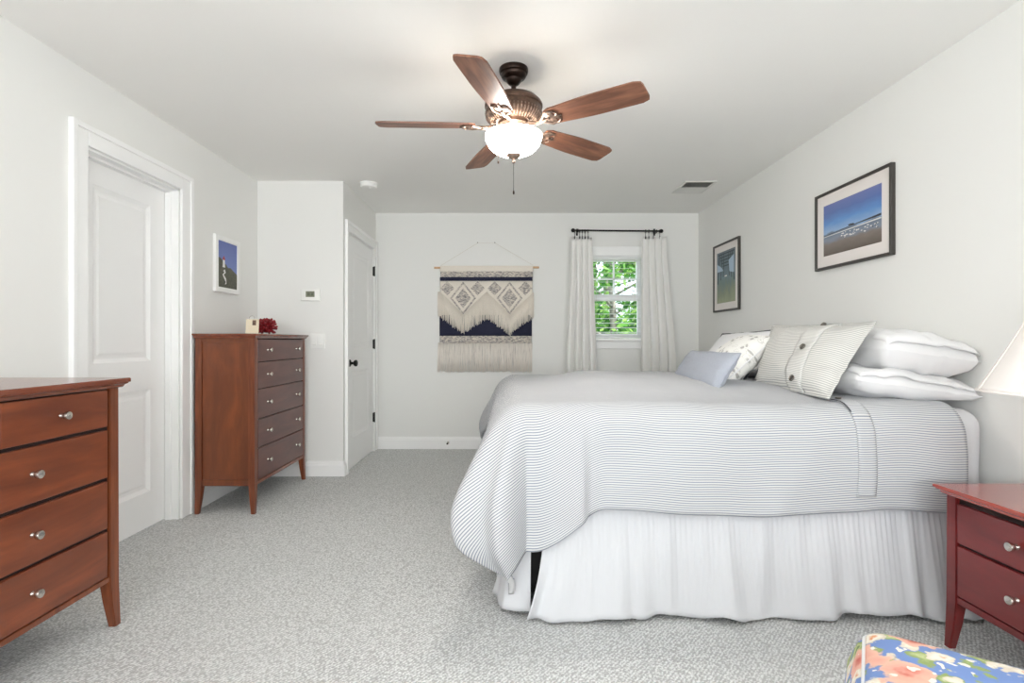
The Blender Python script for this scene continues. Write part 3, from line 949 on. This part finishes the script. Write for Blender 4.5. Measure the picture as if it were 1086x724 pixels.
# leaf-print cushion
lp_, f, n_, c = pillow('cushion', [(1.50, 3.30, 1.145), (1.475, 2.88, 1.137), (1.10, 2.73, .868), (1.13, 3.18, .868)], .17, 'leafprint',
                       'square leaf-print cushion between the blue-grey cushion and the striped sham', 'cushion', seed=15, wr=.006, pinch=.06, floor=ZF, up=(-1, 0, .5))
piping(lp_, f, c, 'white_fabric', .004)
# lumbar
lu, f, n_, c = pillow('cushion', [(1.16, 3.28, 1.055), (1.15, 2.58, 1.057), (1.00, 2.50, .872), (1.03, 3.26, .872)], .12, 'bluegrey',
                      'oblong plain blue-grey cushion at the front of the pillows', 'cushion', seed=21, wr=.006, pinch=.05, floor=ZF, up=(-1, 0, .5))
piping(lu, f, c, 'bluegrey', .004)

# ------------------------------------------------------------------ footstool
e1 = Vector((.823, -.568, 0)); e2 = Vector((.568, .823, 0)); C0 = Vector((.86, 1.262, 0))
Lw, Ld = .64, .46
ctr = C0 + e1 * Lw / 2 - e2 * Ld / 2
fo = thing('footstool', 'blue floral upholstered footstool at the bottom right corner', 'footstool', ctr, math.atan2(-.568, .823))
def rrect(a, b_, r, z, n=6):
    pts = []
    for cx, cy, t0 in ((a - r, b_ - r, 0), (-a + r, b_ - r, 90), (-a + r, -b_ + r, 180), (a - r, -b_ + r, 270)):
        for k in range(n + 1):
            t = math.radians(t0 + 90 * k / n); pts.append((cx + r * math.cos(t), cy + r * math.sin(t), z))
    return pts
a_, b_ = Lw / 2, Ld / 2
s = MB(); rings = [rrect(a_ + .045, b_ + .045, .035, .09), rrect(a_ + .05, b_ + .05, .035, .2), rrect(a_ + .036, b_ + .036, .03, .34), rrect(a_ + .015, b_ + .015, .028, .40), rrect(a_, b_, .025, .418)]
s.loft(rings, cap=True).out('upholstered_side', 'floral', fo, True, 50)
s = MB(); rings = [rrect(a_, b_, .025, .418)]
for k in range(1, 12):
    t = k / 12; sc = math.cos(t * PI / 2) ** .75
    rings.append(rrect(a_ * sc, b_ * sc, .025 * sc, .418 + .045 * math.sin(t * PI / 2) ** .9))
s.loft(rings, cap=True).out('seat_cushion', 'floral', fo, True, 60)
for z in (.418, .10):
    k_ = 0 if z > .3 else .045
    pts = rrect(a_ + k_ + .002, b_ + k_ + .002, .027, z); s = MB().tube(pts + [pts[0]], .004, 8); s.out('piping', 'white_fabric', fo, True)
for sx in (-1, 1):
    for sy in (-1, 1):
        MB().lathe([(.014, 0), (.018, .02), (.024, .06), (.026, .10)], (sx * (a_ - .05), sy * (b_ - .05), 0), 14).out('foot', 'wood_red', fo, True, 40)

# ------------------------------------------------------------------ table lamp on the nightstand
la = thing('table_lamp', 'white bell-shaded table lamp standing on the nightstand', 'lamp', (1.765, 1.66, .588))
MB().lathe([(.0, 0), (.07, 0), (.072, .012), (.05, .022), (.03, .035), (.045, .07), (.062, .12), (.055, .18), (.028, .235), (.018, .25), (.018, .27), (0, .27)], n=32).out('base', 'ceramic', la, True, 40)
MB().tube([(0, 0, .27), (0, 0, .36)], .006, 10).out('stem', 'nickel', la, True)
def shade_r(t): return .072 + (.215 - .072) * (t ** 1.15)
s = MB()
prof = [(shade_r(k / 16), .66 - .295 * k / 16) for k in range(17)] + [(shade_r(k / 16) - .004, .66 - .295 * k / 16) for k in range(16, -1, -1)]
shd = s.lathe(prof, n=48, cap=False).out('lamp_shade', 'shade', la, True)
for k in range(8):
    t = 2 * PI * k / 8 + .3
    MB().tube([((shade_r(q / 10) + .001) * math.cos(t), (shade_r(q / 10) + .001) * math.sin(t), .66 - .295 * q / 10) for q in range(11)], .0022, 6).out('rib', 'shade', shd, True)
MB().ring((0, 0, .366), .214, .004, 'Z', 48).out('trim_ring', 'shade', shd, True)
MB().ring((0, 0, .66), .071, .003, 'Z', 32).out('trim_ring', 'shade', shd, True)
MB().tube([(-.07, 0, .655), (0, 0, .655), (.07, 0, .655)], .002, 6).tube([(0, 0, .34), (0, 0, .68)], .003, 6).out('spider', 'nickel', la)
MB().lathe([(.0, .675), (.006, .675), (.01, .69), (.004, .703), (0, .705)], n=12).out('finial', 'nickel', la, True)

# ------------------------------------------------------------------ framed pictures
def picture(name, label, wall, a0, a1, z0, z1, fw, mw, mats, depth=.025, draw=None, group=None):
    """wall: (x plane, +1/-1 towards the room); a along y"""
    xp, sg = wall
    root = thing(name, label, 'picture', (xp, (a0 + a1) / 2, z0), 0, group)
    hy, hz = (a1 - a0) / 2, z1 - z0
    X = lambda d: sorted((0, sg * d))
    s = MB(); x0, x1 = X(depth)
    s.box((x0, -hy, 0), (x1, -hy + fw, hz), .003); s.box((x0, hy - fw, 0), (x1, hy, hz), .003)
    s.box((x0, -hy + fw, 0), (x1, hy - fw, fw), .003); s.box((x0, -hy + fw, hz - fw), (x1, hy - fw, hz), .003)
    s.out('frame', mats[0], root)
    x0, x1 = X(depth * .55)
    if mw: MB().box((x0, -hy + fw, fw), (x1, hy - fw, hz - fw)).out('mat_board', mats[1], root)
    m = fw + mw
    if isinstance(mw, tuple): m = fw
    d0, d1 = sorted((sg * depth * .5, sg * (depth * .55 + .0015)))
    s = MB().box((d0, -hy + m, m), (d1, hy - m, hz - m))
    xf = sg * (depth * .55 + .002)
    if draw: draw(s, lambda u, v: (xf, -hy + m + u * (2 * hy - 2 * m), m + v * (hz - 2 * m)), sg)
    s.out('print', mats[2:], root)
    return root


def poly(s, P, pts, mi, sg):
    vs_ = [s.b.verts.new(Vector(P(u, v)) + Vector((sg * .0002 * mi, 0, 0))) for u, v in pts]
    f = s.b.faces.new(vs_); f.material_index = mi


def draw_beach(s, P, sg):                      # u runs from the near end to the far end of the picture
    poly(s, P, [(0, .452), (.45, .440), (1, .395), (1, .402), (.45, .455), (0, .492)], 1, sg)
    poly(s, P, [(.52, .455), (.54, .475), (.50, .486), (.44, .478), (.42, .450)], 1, sg)
    poly(s, P, [(0, .400), (1, .372), (1, .382), (0, .425)], 2, sg)
    rnd = random.Random(3)
    for k in range(34):
        u = .04 + .62 * rnd.random() ** .9; v = .26 + .10 * rnd.random(); r = .008 + .006 * rnd.random()
        poly(s, P, [(u + r * 1.5, v), (u + r * .3, v + r * 1.3), (u - r * 1.4, v + r * .2), (u, v - r)], 2, sg)
    for k in range(5):
        u = .03 + .1 * rnd.random(); v = .22 + .16 * rnd.random()
        poly(s, P, [(u + .012, v), (u, v + .012), (u - .012, v), (u, v - .01)], 3, sg)


def draw_pier(s, P, sg):
    poly(s, P, [(.62, .0 + .62), (.97, .62), (.97, .78), (.74, .70)], 2, sg)
    poly(s, P, [(.06, .54), (.30, .58), (.34, .80), (.06, .88)], 2, sg)
    for u0, u1, b0 in ((.02, .07, .40), (.16, .20, .46), (.29, .325, .5), (.62, .655, .5), (.76, .80, .45), (.92, .98, .38)):
        poly(s, P, [(u0, b0), (u1, b0), (u1 + (.48 - u1) * .25, .96), (u0 + (.48 - u0) * .25, .96)], 1, sg)
    for k in range(5):
        v = .70 + k * .06; w_ = .18 + k * .065
        poly(s, P, [(.48 - w_, v), (.48 + w_, v), (.48 + w_, v + .022), (.48 - w_, v + .022)], 1, sg)
    poly(s, P, [(.42, .50), (.56, .50), (.54, .525), (.44, .525)], 3, sg)


def draw_light(s, P, sg):                      # on the left wall u runs from the near end to the far end too
    poly(s, P, [(0, 0), (1, 0), (1, .34), (.82, .40), (.66, .46), (.52, .45), (.42, .52), (.30, .50), (.22, .60), (.10, .64), (0, .62)], 1, sg)
    poly(s, P, [(.24, .44), (.37, .44), (.345, .60), (.265, .60)], 2, sg)
    poly(s, P, [(.24, .60), (.37, .60), (.36, .645), (.25, .645)], 3, sg)
    poly(s, P, [(.265, .645), (.345, .645), (.305, .70)], 3, sg)
    poly(s, P, [(.27, .36), (.36, .40), (.40, .33), (.30, .28), (.42, .20), (.44, .10), (.36, .06), (.40, .13), (.32, .20), (.24, .28), (.34, .34)], 2, sg)


picture('framed_picture', 'large black-framed beach photograph hanging above the bed pillows', (XR, -1), 2.705, 3.375, 1.56, 2.035, .016, .066,
        ['frame_black', 'mat_board', 'beach', 'p_dark', 'p_white', 'p_dark'], .025, draw_beach)
picture('framed_picture', 'narrow black-framed picture of a pier near the far right corner', (XR, -1), 4.485, 5.035, 1.385, 2.01, .017, .062,
        ['frame_black', 'mat_board', 'pier', 'p_pier', 'p_pale', 'p_white'], .022, draw_pier)
picture('framed_picture', 'white-framed lighthouse picture on the left wall above the tall chest', (XL, 1), 3.70, 4.04, 1.467, 1.871, .036, 0,
        ['frame_white', 'mat_board', 'hill_sky', 'p_hill', 'p_white', 'p_red'], .022, draw_light)

# ------------------------------------------------------------------ thermostat, switch, smoke detector, vent, door stop
th = thing('thermostat', 'white thermostat with a small grey screen on the short wall', 'thermostat', (-1.607, YR, 1.448))
MB().box((-.078, -.024, 0), (.078, 0, .098), .006, 3).out('case', 'plastic', th, True, 40)
sc_ = MB().box((-.036, -.0265, .03), (.036, -.022, .078), .001).out('screen', 'lcd', th)
s = MB()
for x in (-.018, .012):
    for q in ((0, .06, .014, .063), (0, .052, .014, .055), (0, .044, .014, .047), (0, .044, .003, .063), (.011, .044, .014, .063)):
        s.box((x + q[0], -.0272, q[1]), (x + q[2], -.0262, q[3]))
s.out('digits', 'lcd_dark', sc_)
sw = thing('light_switch', 'white double rocker light switch beside the tall chest', 'light switch', (-1.552, YR, 1.054))
MB().box((-.061, -.007, 0), (.061, 0, .125), .003).out('plate', 'plastic', sw)
for x in (-.026, .026):
    MB().prism([(x - .0165, -.006, .029), (x - .0165, -.0135, .032), (x - .0165, -.009, .096), (x - .0165, -.006, .096)],
               [(x + .0165, -.006, .029), (x + .0165, -.0135, .032), (x + .0165, -.009, .096), (x + .0165, -.006, .096)]).out('rocker', 'plastic', sw)
sd = thing('smoke_detector', 'round white smoke detector on the ceiling near the far door', 'smoke detector', (-1.147, 4.43, H))
MB().lathe([(0, 0), (.072, 0), (.072, -.012), (.066, -.014), (.066, -.02), (.07, -.021), (.066, -.038), (.05, -.044), (0, -.044)], n=36).out('housing', 'plastic', sd, True, 40)
MB().lathe([(0, -.0435), (.012, -.0435), (.011, -.0475), (0, -.048)], (.02, -.02, 0), 14).out('test_button', 'plastic', sd, True, 40)
ve = thing('ceiling_vent', 'white louvred air vent in the ceiling near the far right corner', 'vent', (1.62, 4.54, H))
s = MB(); vx, vy = .135, .175
s.box((-vx, -vy, -.008), (vx, -vy + .022, 0), .002); s.box((-vx, vy - .022, -.008), (vx, vy, 0), .002)
s.box((-vx, -vy + .022, -.008), (-vx + .022, vy - .022, 0), .002); s.box((vx - .022, -vy + .022, -.008), (vx, vy - .022, 0), .002); s.box((-vx + .02, -.006, -.008), (vx - .02, .006, 0), .001)
s.out('vent_frame', 'vent', ve)
MB().box((-vx + .01, -vy + .01, -.0015), (vx - .01, vy - .01, -.0003)).out('duct', 'ventdark', ve)
for k in range(14):
    sgn = 1 if k < 7 else -1
    y = -vy + .034 + k * .0215 if k < 7 else .018 + (k - 7) * .0215
    s = MB()
    dy = .006 if sgn > 0 else -.010
    ring = lambda x: [(x, y - dy, -.0085), (x, y + dy, -.002), (x, y + dy + .0015, -.002), (x, y - dy + .0015, -.0085)]
    s.prism(ring(-vx + .022), ring(vx - .022)).out('louvre', 'vent', ve)
ds = thing('door_stop', 'small black-tipped door stop on the baseboard below the wall hanging', 'door stop', (-.592, YB - .016, .068))
MB().lathe([(.012, 0), (.012, -.004), (.005, -.006), (.005, -.055), (0, -.055)], n=14, axis='Y').out('spring', 'nickel', ds, True, 40)
MB().lathe([(0, -.055), (.009, -.055), (.0105, -.060), (.0105, -.068), (.008, -.072), (0, -.072)], n=14, axis='Y').out('tip', 'black', ds, True, 40)['label'] = 'black rubber tip'

# ------------------------------------------------------------------ ornaments on the chest
pc = thing('photo_card', 'small cream card with a brown portrait standing on the tall chest', 'card', (-1.775, 3.70, 1.165), math.radians(14))
s = MB().box((-.042, -.004, 0), (.042, .004, .105), .0015)
for v in s.b.verts: v.co.y += v.co.z * .18
s.out('card', 'card', pc)
s = MB().box((.000, -.0052, .062), (.024, -.0035, .098), .0005)
for v in s.b.verts: v.co.y += v.co.z * .18
s.out('portrait', 'brownprint', pc)['label'] = 'small brown portrait'
s = MB().ring((-.005, .020, .112), .017, .0018, 'Y', 24); s.out('wire_loop', 'nickel', pc, True)
s = MB().prism([(-.02, .018, .0), (.02, .018, .0), (.02, .055, 0), (-.02, .055, 0)], [(-.02, .021, .09), (.02, .021, .09), (.02, .023, .09), (-.02, .023, .09)]); s.out('easel', 'card', pc)

rc = random.Random(4); s = MB()
bmesh.ops.create_icosphere(s.b, subdivisions=2, radius=.040)
for v in s.b.verts: v.co.z += .052
for k in range(70):
    z = 1 - 2 * (k + .5) / 70; t = k * 2.39996; r = math.sqrt(1 - z * z)
    d = Vector((r * math.cos(t), r * math.sin(t), z)); L = .066 + .014 * rc.random()
    if d.z < -.62: continue
    c = Vector((0, 0, .052)); side = d.orthogonal().normalized() * rc.uniform(-.012, .012)
    s.tube([c + d * .03, c + d * .05 + side * .4, c + d * L + side, c + d * (L + .004) + side], [.0085, .0075, .0085, .004], 7)
for v in s.b.verts: v.co.z = max(v.co.z, .0)
co = s.out('coral_ornament', 'red', None, True, 50); co.location = (-1.80, 3.98, 1.165)
tag(co, 'red spiky coral ornament on top of the tall chest', 'ornament')

# ------------------------------------------------------------------ wall hanging
wh = thing('wall_hanging', 'woven cream and navy wall hanging with long fringe on the far wall', 'wall hanging', (-.2, YB, .80))
K_ = .00977
def Wp(xz, yz, d=.02):                          # hanging drawn on a 603 x 724 sheet, 4.824 units per 9.77 mm
    return (((455 + xz / 4.824) - 536) * K_ + .2, -d, EYE - (250 + yz / 4.824 - 361) * K_ - .80)
def wrect(x0, x1, y0, y1, d0, d1, bev=.003):
    a, c = Wp(x0, y1, d0), Wp(x1, y0, d1)
    return MB().box((a[0], min(-d0, -d1), a[2]), (c[0], max(-d0, -d1), c[2]), bev)
p0, p1 = Wp(28, 165, .022), Wp(562, 163, .022)
MB().tube([p0, p1], .0105, 14).out('dowel', 'dowel', wh, True, 40)
wrect(58, 532, 155, 186, .006, .036, .008).out('header', 'cream_yarn', wh)
def wband(x0, x1, y0, y1, d, mat, name='woven_band'):
    s = MB()
    a, c = Wp(x0, y1, 0), Wp(x1, y0, 0)
    s.grid(lambda i, j: (a[0] + (c[0] - a[0]) * i + .003 * noise.noise(Vector((j * 3, y0, 1))), -d - .002 * math.sin(j * PI) - .0012 * math.sin(i * 300), a[2] + (c[2] - a[2]) * j), 60, 5)
    return finish(s.out(name, mat, wh, True), .012, 1)
wband(60, 530, 184, 214, .022, 'heather')
wband(58, 528, 214, 231, .024, 'navy_yarn')
wband(58, 528, 230, 405, .020, 'cream_yarn', 'woven_field')
wband(55, 526, 400, 514, .016, 'navy_yarn', 'woven_field')
wband(57, 524, 512, 548, .020, 'heather')
def diamond(cx, cy, hx, hy, inner=None, d=.038):
    s = MB()
    out_ = [(cx - hx, cy), (cx, cy - hy), (cx + hx, cy), (cx, cy + hy)]
    def quad(pts): s.prism([Wp(x, y, d - .004) for x, y in pts], [Wp(x, y, d) for x, y in pts])
    if inner is None: quad(out_)
    else:
        i0, i1 = inner
        inn = [(cx + (x - cx) * i0, cy + (y - cy) * i0) for x, y in out_]
        for k in range(4):
            quad([out_[k], out_[(k + 1) % 4], inn[(k + 1) % 4], inn[k]])
        quad([(cx + (x - cx) * i1, cy + (y - cy) * i1) for x, y in out_])
    s.out('diamond', 'heather', wh)
for cx in (96, 250, 336, 492): diamond(cx, 270, 36, 36)
for cx in (176, 412): diamond(cx, 320, 66, 84, (.84, .60))
def strand(s, top, bot, wd, d0, d1, rnd):
    t, b_ = Vector(top), Vector(bot); m = (t + b_) / 2 + Vector((rnd.uniform(-.002, .002), 0, 0)); m.y = (d0 + d1) / 2 - .004
    s.tube([t, m, b_], [wd * .8, wd, wd * .75], 5)
rw = random.Random(9)
def lerp_path(pts, x):
    for (a, b_) in zip(pts, pts[1:]):
        if a[0] <= x <= b_[0]: return a[1] + (b_[1] - a[1]) * (x - a[0]) / (b_[0] - a[0])
    return pts[-1][1]
TOP = [(50, 288), (60, 290), (175, 402), (295, 288), (413, 404), (525, 298), (540, 290)]
BOT = [(42, 415), (60, 420), (110, 455), (175, 500), (225, 468), (295, 424), (345, 455), (413, 506), (470, 460), (525, 425), (540, 425)]
s = MB()
for layer in (0, 1):
    x = 48 + layer * 2
    while x < 534:
        if not (layer == 0 and (222 < x < 226 or 232 < x < 236)):
            d = .030 + .006 * layer
            strand(s, Wp(x, lerp_path(TOP, x) - 2, d), Wp(x + rw.uniform(-3, 3), lerp_path(BOT, x) + rw.uniform(-9, 7), d), .0042, -d, -d, rw)
        x += 4.2
o = s.out('tassel_fringe', 'tassel_yarn', wh, True); o['kind'] = 'stuff'
s = MB(); x = 46
for layer in (0, 1):
    x = 46 + layer * 2
    while x < 524:
        d = .022 + .007 * layer
        strand(s, Wp(x + 3, 546, d), Wp(x + rw.uniform(-3, 3), 692 + rw.uniform(-4, 6), d), .0042, -d, -d, rw)
        x += 4.2
o = s.out('bottom_fringe', 'fringe', wh, True); o['kind'] = 'stuff'
na, nb = Wp(249, 38, .012), Wp(337, 38, .012)
s = MB().tube([Wp(62, 155, .034), na], .0013, 5).tube([na, nb], .001, 5).tube([nb, Wp(532, 153, .034)], .0013, 5); s.out('hanging_cord', 'cord', wh)
for q in (na, nb):
    MB().lathe([(.0045, -.018), (.0045, -.016), (.0015, -.015), (.0015, 0)], (q[0], 0, q[2] + .004), 10, 'Y').out('nail', 'black', wh)

# ------------------------------------------------------------------ curtains and rod
YC, ZR = 5.385, 2.24
rod = thing('curtain_rod', 'black metal curtain rod above the far window', 'curtain rod', (1.14, YC, ZR))
MB().tube([(-.43, 0, .004), (.44, 0, -.004)], .0085, 14).out('pole', 'black', rod, True, 40)
for sx, zz in ((-1, .004), (1, -.004)):
    f_ = MB().lathe([(0, 0), (.009, 0), (.011, .006), (.015, .010), (.021, .022), (.018, .036), (.008, .044), (0, .046)], (0, 0, 0), 18, 'X')
    for v in f_.b.verts: v.co = Vector((sx * (.425 + v.co.x), v.co.y, v.co.z + zz))
    f_.out('finial', 'black', rod, True, 40)
    MB().box((sx * .40 - .008, .07, -.035), (sx * .40 + .008, .0845, .035), .002).tube([(sx * .40, .075, zz - .012), (sx * .40, .0, zz - .014)], .006, 8).ring((sx * .40, 0, zz), .013, .004, 'X').out('bracket', 'black', rod)


def curtain(label, x_top, x_bot, rings, seed, npl):
    root = thing('curtain', label, 'curtain', ((x_bot[0] + x_bot[1]) / 2, YC, 0), 0, 'white curtains at the far window')
    cx = (x_bot[0] + x_bot[1]) / 2
    z0, z1 = .015, 2.172
    def fn(u, v):
        z = z1 + (z0 - z1) * v
        k = sm(v * 1.6)
        xa = x_top[0] + (x_bot[0] - x_top[0]) * k; xb = x_top[1] + (x_bot[1] - x_top[1]) * k
        uu = u + .02 * noise.noise(Vector((u * 5, v * 1.5, seed)))
        x = xa + (xb - xa) * min(1, max(0, uu))
        ph = u * npl * 2 * PI + .8 * noise.noise(Vector((u * 3, v * 1.1, seed + 2)))
        pin = .55 + .45 * sm(v * 5)
        y = (.026 + .012 * k) * pin * (abs(math.sin(ph / 2)) ** .8 * 2 - 1) + .012 * noise.noise(Vector((u * 4, v * 2, seed + 7)))
        return (x - cx, y, z + (.006 * math.cos(ph) if v < .01 else 0))
    s = MB(); s.grid(fn, 120, 60)
    finish(s.out('fabric', 'curtain', root, True), .003, 0)
    for q in rings:
        s = MB().ring((q - cx, 0, ZR - .007), .019, .0025, 'X', 18)
        s.tube([(q - cx, 0, ZR - .026), (q - cx, .002, ZR - .042), (q - cx, 0, 2.160)], .0022, 6).box((q - cx - .005, -.005, 2.155), (q - cx + .005, .007, 2.183), .001)
        s.out('curtain_ring', 'black', root, True, 40)
    return root


curtain('white curtain hanging on the left side of the far window', (.665, .885), (.615, .925), (.705, .757, .785, .812, .845), 3.1, 4)
curtain('white curtain hanging on the right side of the far window', (1.385, 1.640), (1.375, 1.735), (1.430, 1.462, 1.510, 1.575), 8.4, 4)

# ------------------------------------------------------------------ ceiling fan
FX, FY = .04, 2.57
fan = thing('ceiling_fan', 'five-blade wooden ceiling fan with a lit white glass bowl', 'ceiling fan', (FX, FY, H))
MB().lathe([(0, 0), (.070, 0), (.071, -.012), (.068, -.022), (.062, -.026), (.062, -.034), (.056, -.044), (.040, -.052), (.036, -.062), (.026, -.074), (.014, -.080), (0, -.080)], n=36).out('canopy', 'bronze', fan, True, 35)
MB().lathe([(.0, -.07), (.0125, -.07), (.0125, -.135), (.022, -.138), (.024, -.15), (0, -.15)], n=20).out('downrod', 'bronze', fan, True, 35)
mo = MB().lathe([(0, -.128), (.04, -.130), (.085, -.138), (.118, -.150), (.136, -.168), (.141, -.178), (.141, -.186), (.135, -.190), (.135, -.205), (.138, -.210), (.138, -.226), (.128, -.240), (.108, -.256), (.098, -.268), (.0, -.268)], n=48).out('motor_housing', 'bronze_mid', fan, True, 35)
s = MB()
for k in range(48):                             # fluted lower shell
    t = 2 * PI * k / 48; c_, s_ = math.cos(t), math.sin(t)
    s.tube([(.137 * c_, .137 * s_, -.214), (.131 * c_, .131 * s_, -.238), (.112 * c_, .112 * s_, -.256), (.098 * c_, .098 * s_, -.266)], [.003, .0055, .005, .003], 6)
s.out('fluting', 'bronze_light', mo, True)
MB().lathe([(0, -.266), (.075, -.266), (.078, -.276), (.066, -.286), (.060, -.300), (.078, -.308), (.080, -.320), (.055, -.330), (0, -.330)], n=36).out('switch_housing', 'bronze_light', fan, True, 35)
TH0 = 3.177; ZBL = -.277
for k in range(5):
    th_ = TH0 - k * 2 * PI / 5
    rot = Matrix.Rotation(th_, 4, 'Z'); pitch = Matrix.Rotation(math.radians(-13), 4, 'X')
    def put(mb_):
        for v in mb_.b.verts: v.co = rot @ (pitch @ v.co + Vector((0, 0, ZBL)))
        return mb_
    # blade outline
    out_ = []
    def hw(x):
        return .056 + .013 * sm((x - .19) / .25)
    xs = [.185 + (.655 - .185) * i / 16 for i in range(17)]
    upper = []
    for x in xs:
        h_ = hw(x)
        e = max(0, (x - .615) / .04); h_ *= 1 - .16 * e ** 2.2
        e = max(0, (.20 - x) / .015); h_ *= 1 - .25 * e
        upper.append((x, h_))
    prof = [(x, h_) for x, h_ in upper] + [(.661, .04), (.661, -.04)] + [(x, -h_) for x, h_ in reversed(upper)]
    s = MB(); s.prism([(x, y, -.004) for x, y in prof], [(x, y, .004) for x, y in prof])
    bld = s.out('blade', 'blade', fan); bld.matrix_local = rot @ Matrix.Translation((0, 0, ZBL)) @ pitch
    # iron arm with scroll plate
    s = MB()
    s.tube([(.085, 0, -.002), (.125, .012, -.010), (.16, .004, -.011), (.20, 0, -.009)], [.011, .009, .010, .008], 8)
    s.box((.185, -.040, -.0085), (.225, .040, -.0045), .0015)
    for sy in (-1, 1):
        s.tube([(.15, 0, -.009), (.175, .022 * sy, -.010), (.200, .044 * sy, -.009), (.235, .040 * sy, -.008), (.248, .020 * sy, -.008), (.236, .010 * sy, -.008)], [.006, .006, .006, .005, .005, .004], 7)
    s.tube([(.22, 0, -.008), (.262, 0, -.008)], [.009, .004], 7)
    for q in ((.205, .025), (.205, -.025), (.25, 0)):
        s.lathe([(0, -.0105), (.004, -.0105), (.005, -.0085), (.005, -.006)], (q[0], q[1], 0), 10)
    put(s).out('blade_arm', 'bronze_light', fan, True, 40)
# glass bowl, open at the top
ZT = -.322
prof = []
for k in range(15):
    t = k / 14 * PI / 2
    prof.append((.138 * math.cos(t) ** .82 if k < 14 else .008, ZT - .098 * math.sin(t)))
inner = [(max(r - .004, .004), h + .004) for r, h in prof[::-1]]
s = MB().lathe(prof + inner, n=48, cap=False)
s.b.verts.index_update()
for f_ in s.b.faces:                            # the outside glows, the inside is plain white glass
    f_.material_index = 0 if max(v.index for v in f_.verts) < 15 * 48 else 1
s.out('glass_bowl', ['bowl', 'plastic'], fan, True)
MB().lathe([(0, ZT - .086), (.034, ZT - .088), (.038, ZT - .093), (.030, ZT - .104), (.016, ZT - .113), (.008, ZT - .117), (.006, ZT - .124), (.009, ZT - .130), (.005, ZT - .136), (0, ZT - .137)], n=24).out('finial', 'bronze_light', fan, True, 35)
s = MB().tube([(.0, -.0, ZT - .135), (.0, 0, ZT - .268)], .0012, 6); s.lathe([(0, ZT - .288), (.004, ZT - .286), (.0045, ZT - .276), (.002, ZT - .267), (0, ZT - .267)], n=10)
s.out('pull_chain', 'bronze', fan)
s = MB().tube([(-.045, .03, ZT + .0), (-.075, .03, ZT - .03), (-.075, .03, ZT - .115)], .0012, 6); s.lathe([(0, ZT - .128), (.004, ZT - .126), (.004, ZT - .116), (0, ZT - .114)], (-.075, .03, 0), 10)
s.out('pull_chain', 'bronze', fan)
for k in range(3):
    t = 2 * PI * k / 3 + .5
    l_ = light('lamp_bulb', 'POINT', (FX + .10 * math.cos(t), FY + .10 * math.sin(t), H + ZT + .010), (0, 0, 0), .75, (1, .90, .78), .03)

# ------------------------------------------------------------------ outside the far window
g_ = struct(MB().box((-14, YB + 1.2, -3.1), (18, 40, -3.0)).out('ground', 'grass'), 'lawn outside the far window', 'ground')


def tree(loc, h, crown, label, seed, nleaf, trunk_r, tx=0, low=.25):
    root = thing('tree', label, 'tree', loc, 0)
    r = random.Random(seed)
    s = MB()
    pts = [(tx * math.sin(k * .6) * .3, 0, h * .85 * k / 8) for k in range(9)]
    s.tube(pts, [trunk_r * (1 - .075 * k) for k in range(9)], 9)
    for k in range(7):
        z = h * (.35 + .07 * k); a = r.uniform(0, 2 * PI); L = crown * r.uniform(.5, .9)
        s.tube([(0, 0, z), (L * .5 * math.cos(a), L * .5 * math.sin(a), z + L * .25), (L * math.cos(a), L * math.sin(a), z + L * .4)], [trunk_r * .35, trunk_r * .22, trunk_r * .08], 5)
    s.out('trunk', 'bark', root, True)
    s = MB()
    clumps = []
    for k in range(26):
        a = r.uniform(0, 2 * PI); q = math.sqrt(r.random()); z = h * (low + (1 - low) * r.random())
        prof_ = math.sin(min(1, (z / h - low + .12) / (1.12 - low)) * PI) ** .5
        clumps.append((Vector((crown * q * prof_ * math.cos(a), crown * q * prof_ * math.sin(a), z)), crown * r.uniform(.22, .42)))
    for k in range(nleaf):
        c, rad = clumps[k % len(clumps)]
        d = Vector((r.gauss(0, 1), r.gauss(0, 1), r.gauss(0, .8))) * rad * .55
        p = c + d; a = Vector((r.uniform(-1, 1), r.uniform(-1, 1), r.uniform(-.4, .7))).normalized(); b_ = a.orthogonal().normalized()
        L = r.uniform(.05, .10)
        vs_ = [s.b.verts.new(p + a * L), s.b.verts.new(p + b_ * L * .5), s.b.verts.new(p - a * L), s.b.verts.new(p - b_ * L * .5)]
        s.b.faces.new(vs_)
    s.out('foliage', 'leaf', root, normals=False)
    return root


tree((1.95, 9.6, -3), 8.4, .95, 'pale-barked leafy tree standing closest outside the far window', 1, 4200, .10, .3, .40)
tree((3.9, 11.0, -3), 8.0, 1.1, 'bright green leafy tree to the right outside the far window', 2, 6000, .10, .0, .22)
tree((2.4, 14.3, -3), 9.5, 1.35, 'dark leafy tree standing behind the pale-barked one outside the far window', 3, 9000, .12, .0, .20)
tree((3.7, 19.5, -3), 10.0, 2.9, 'broad leafy tree furthest back outside the far window', 4, 15000, .16, .0, .15)
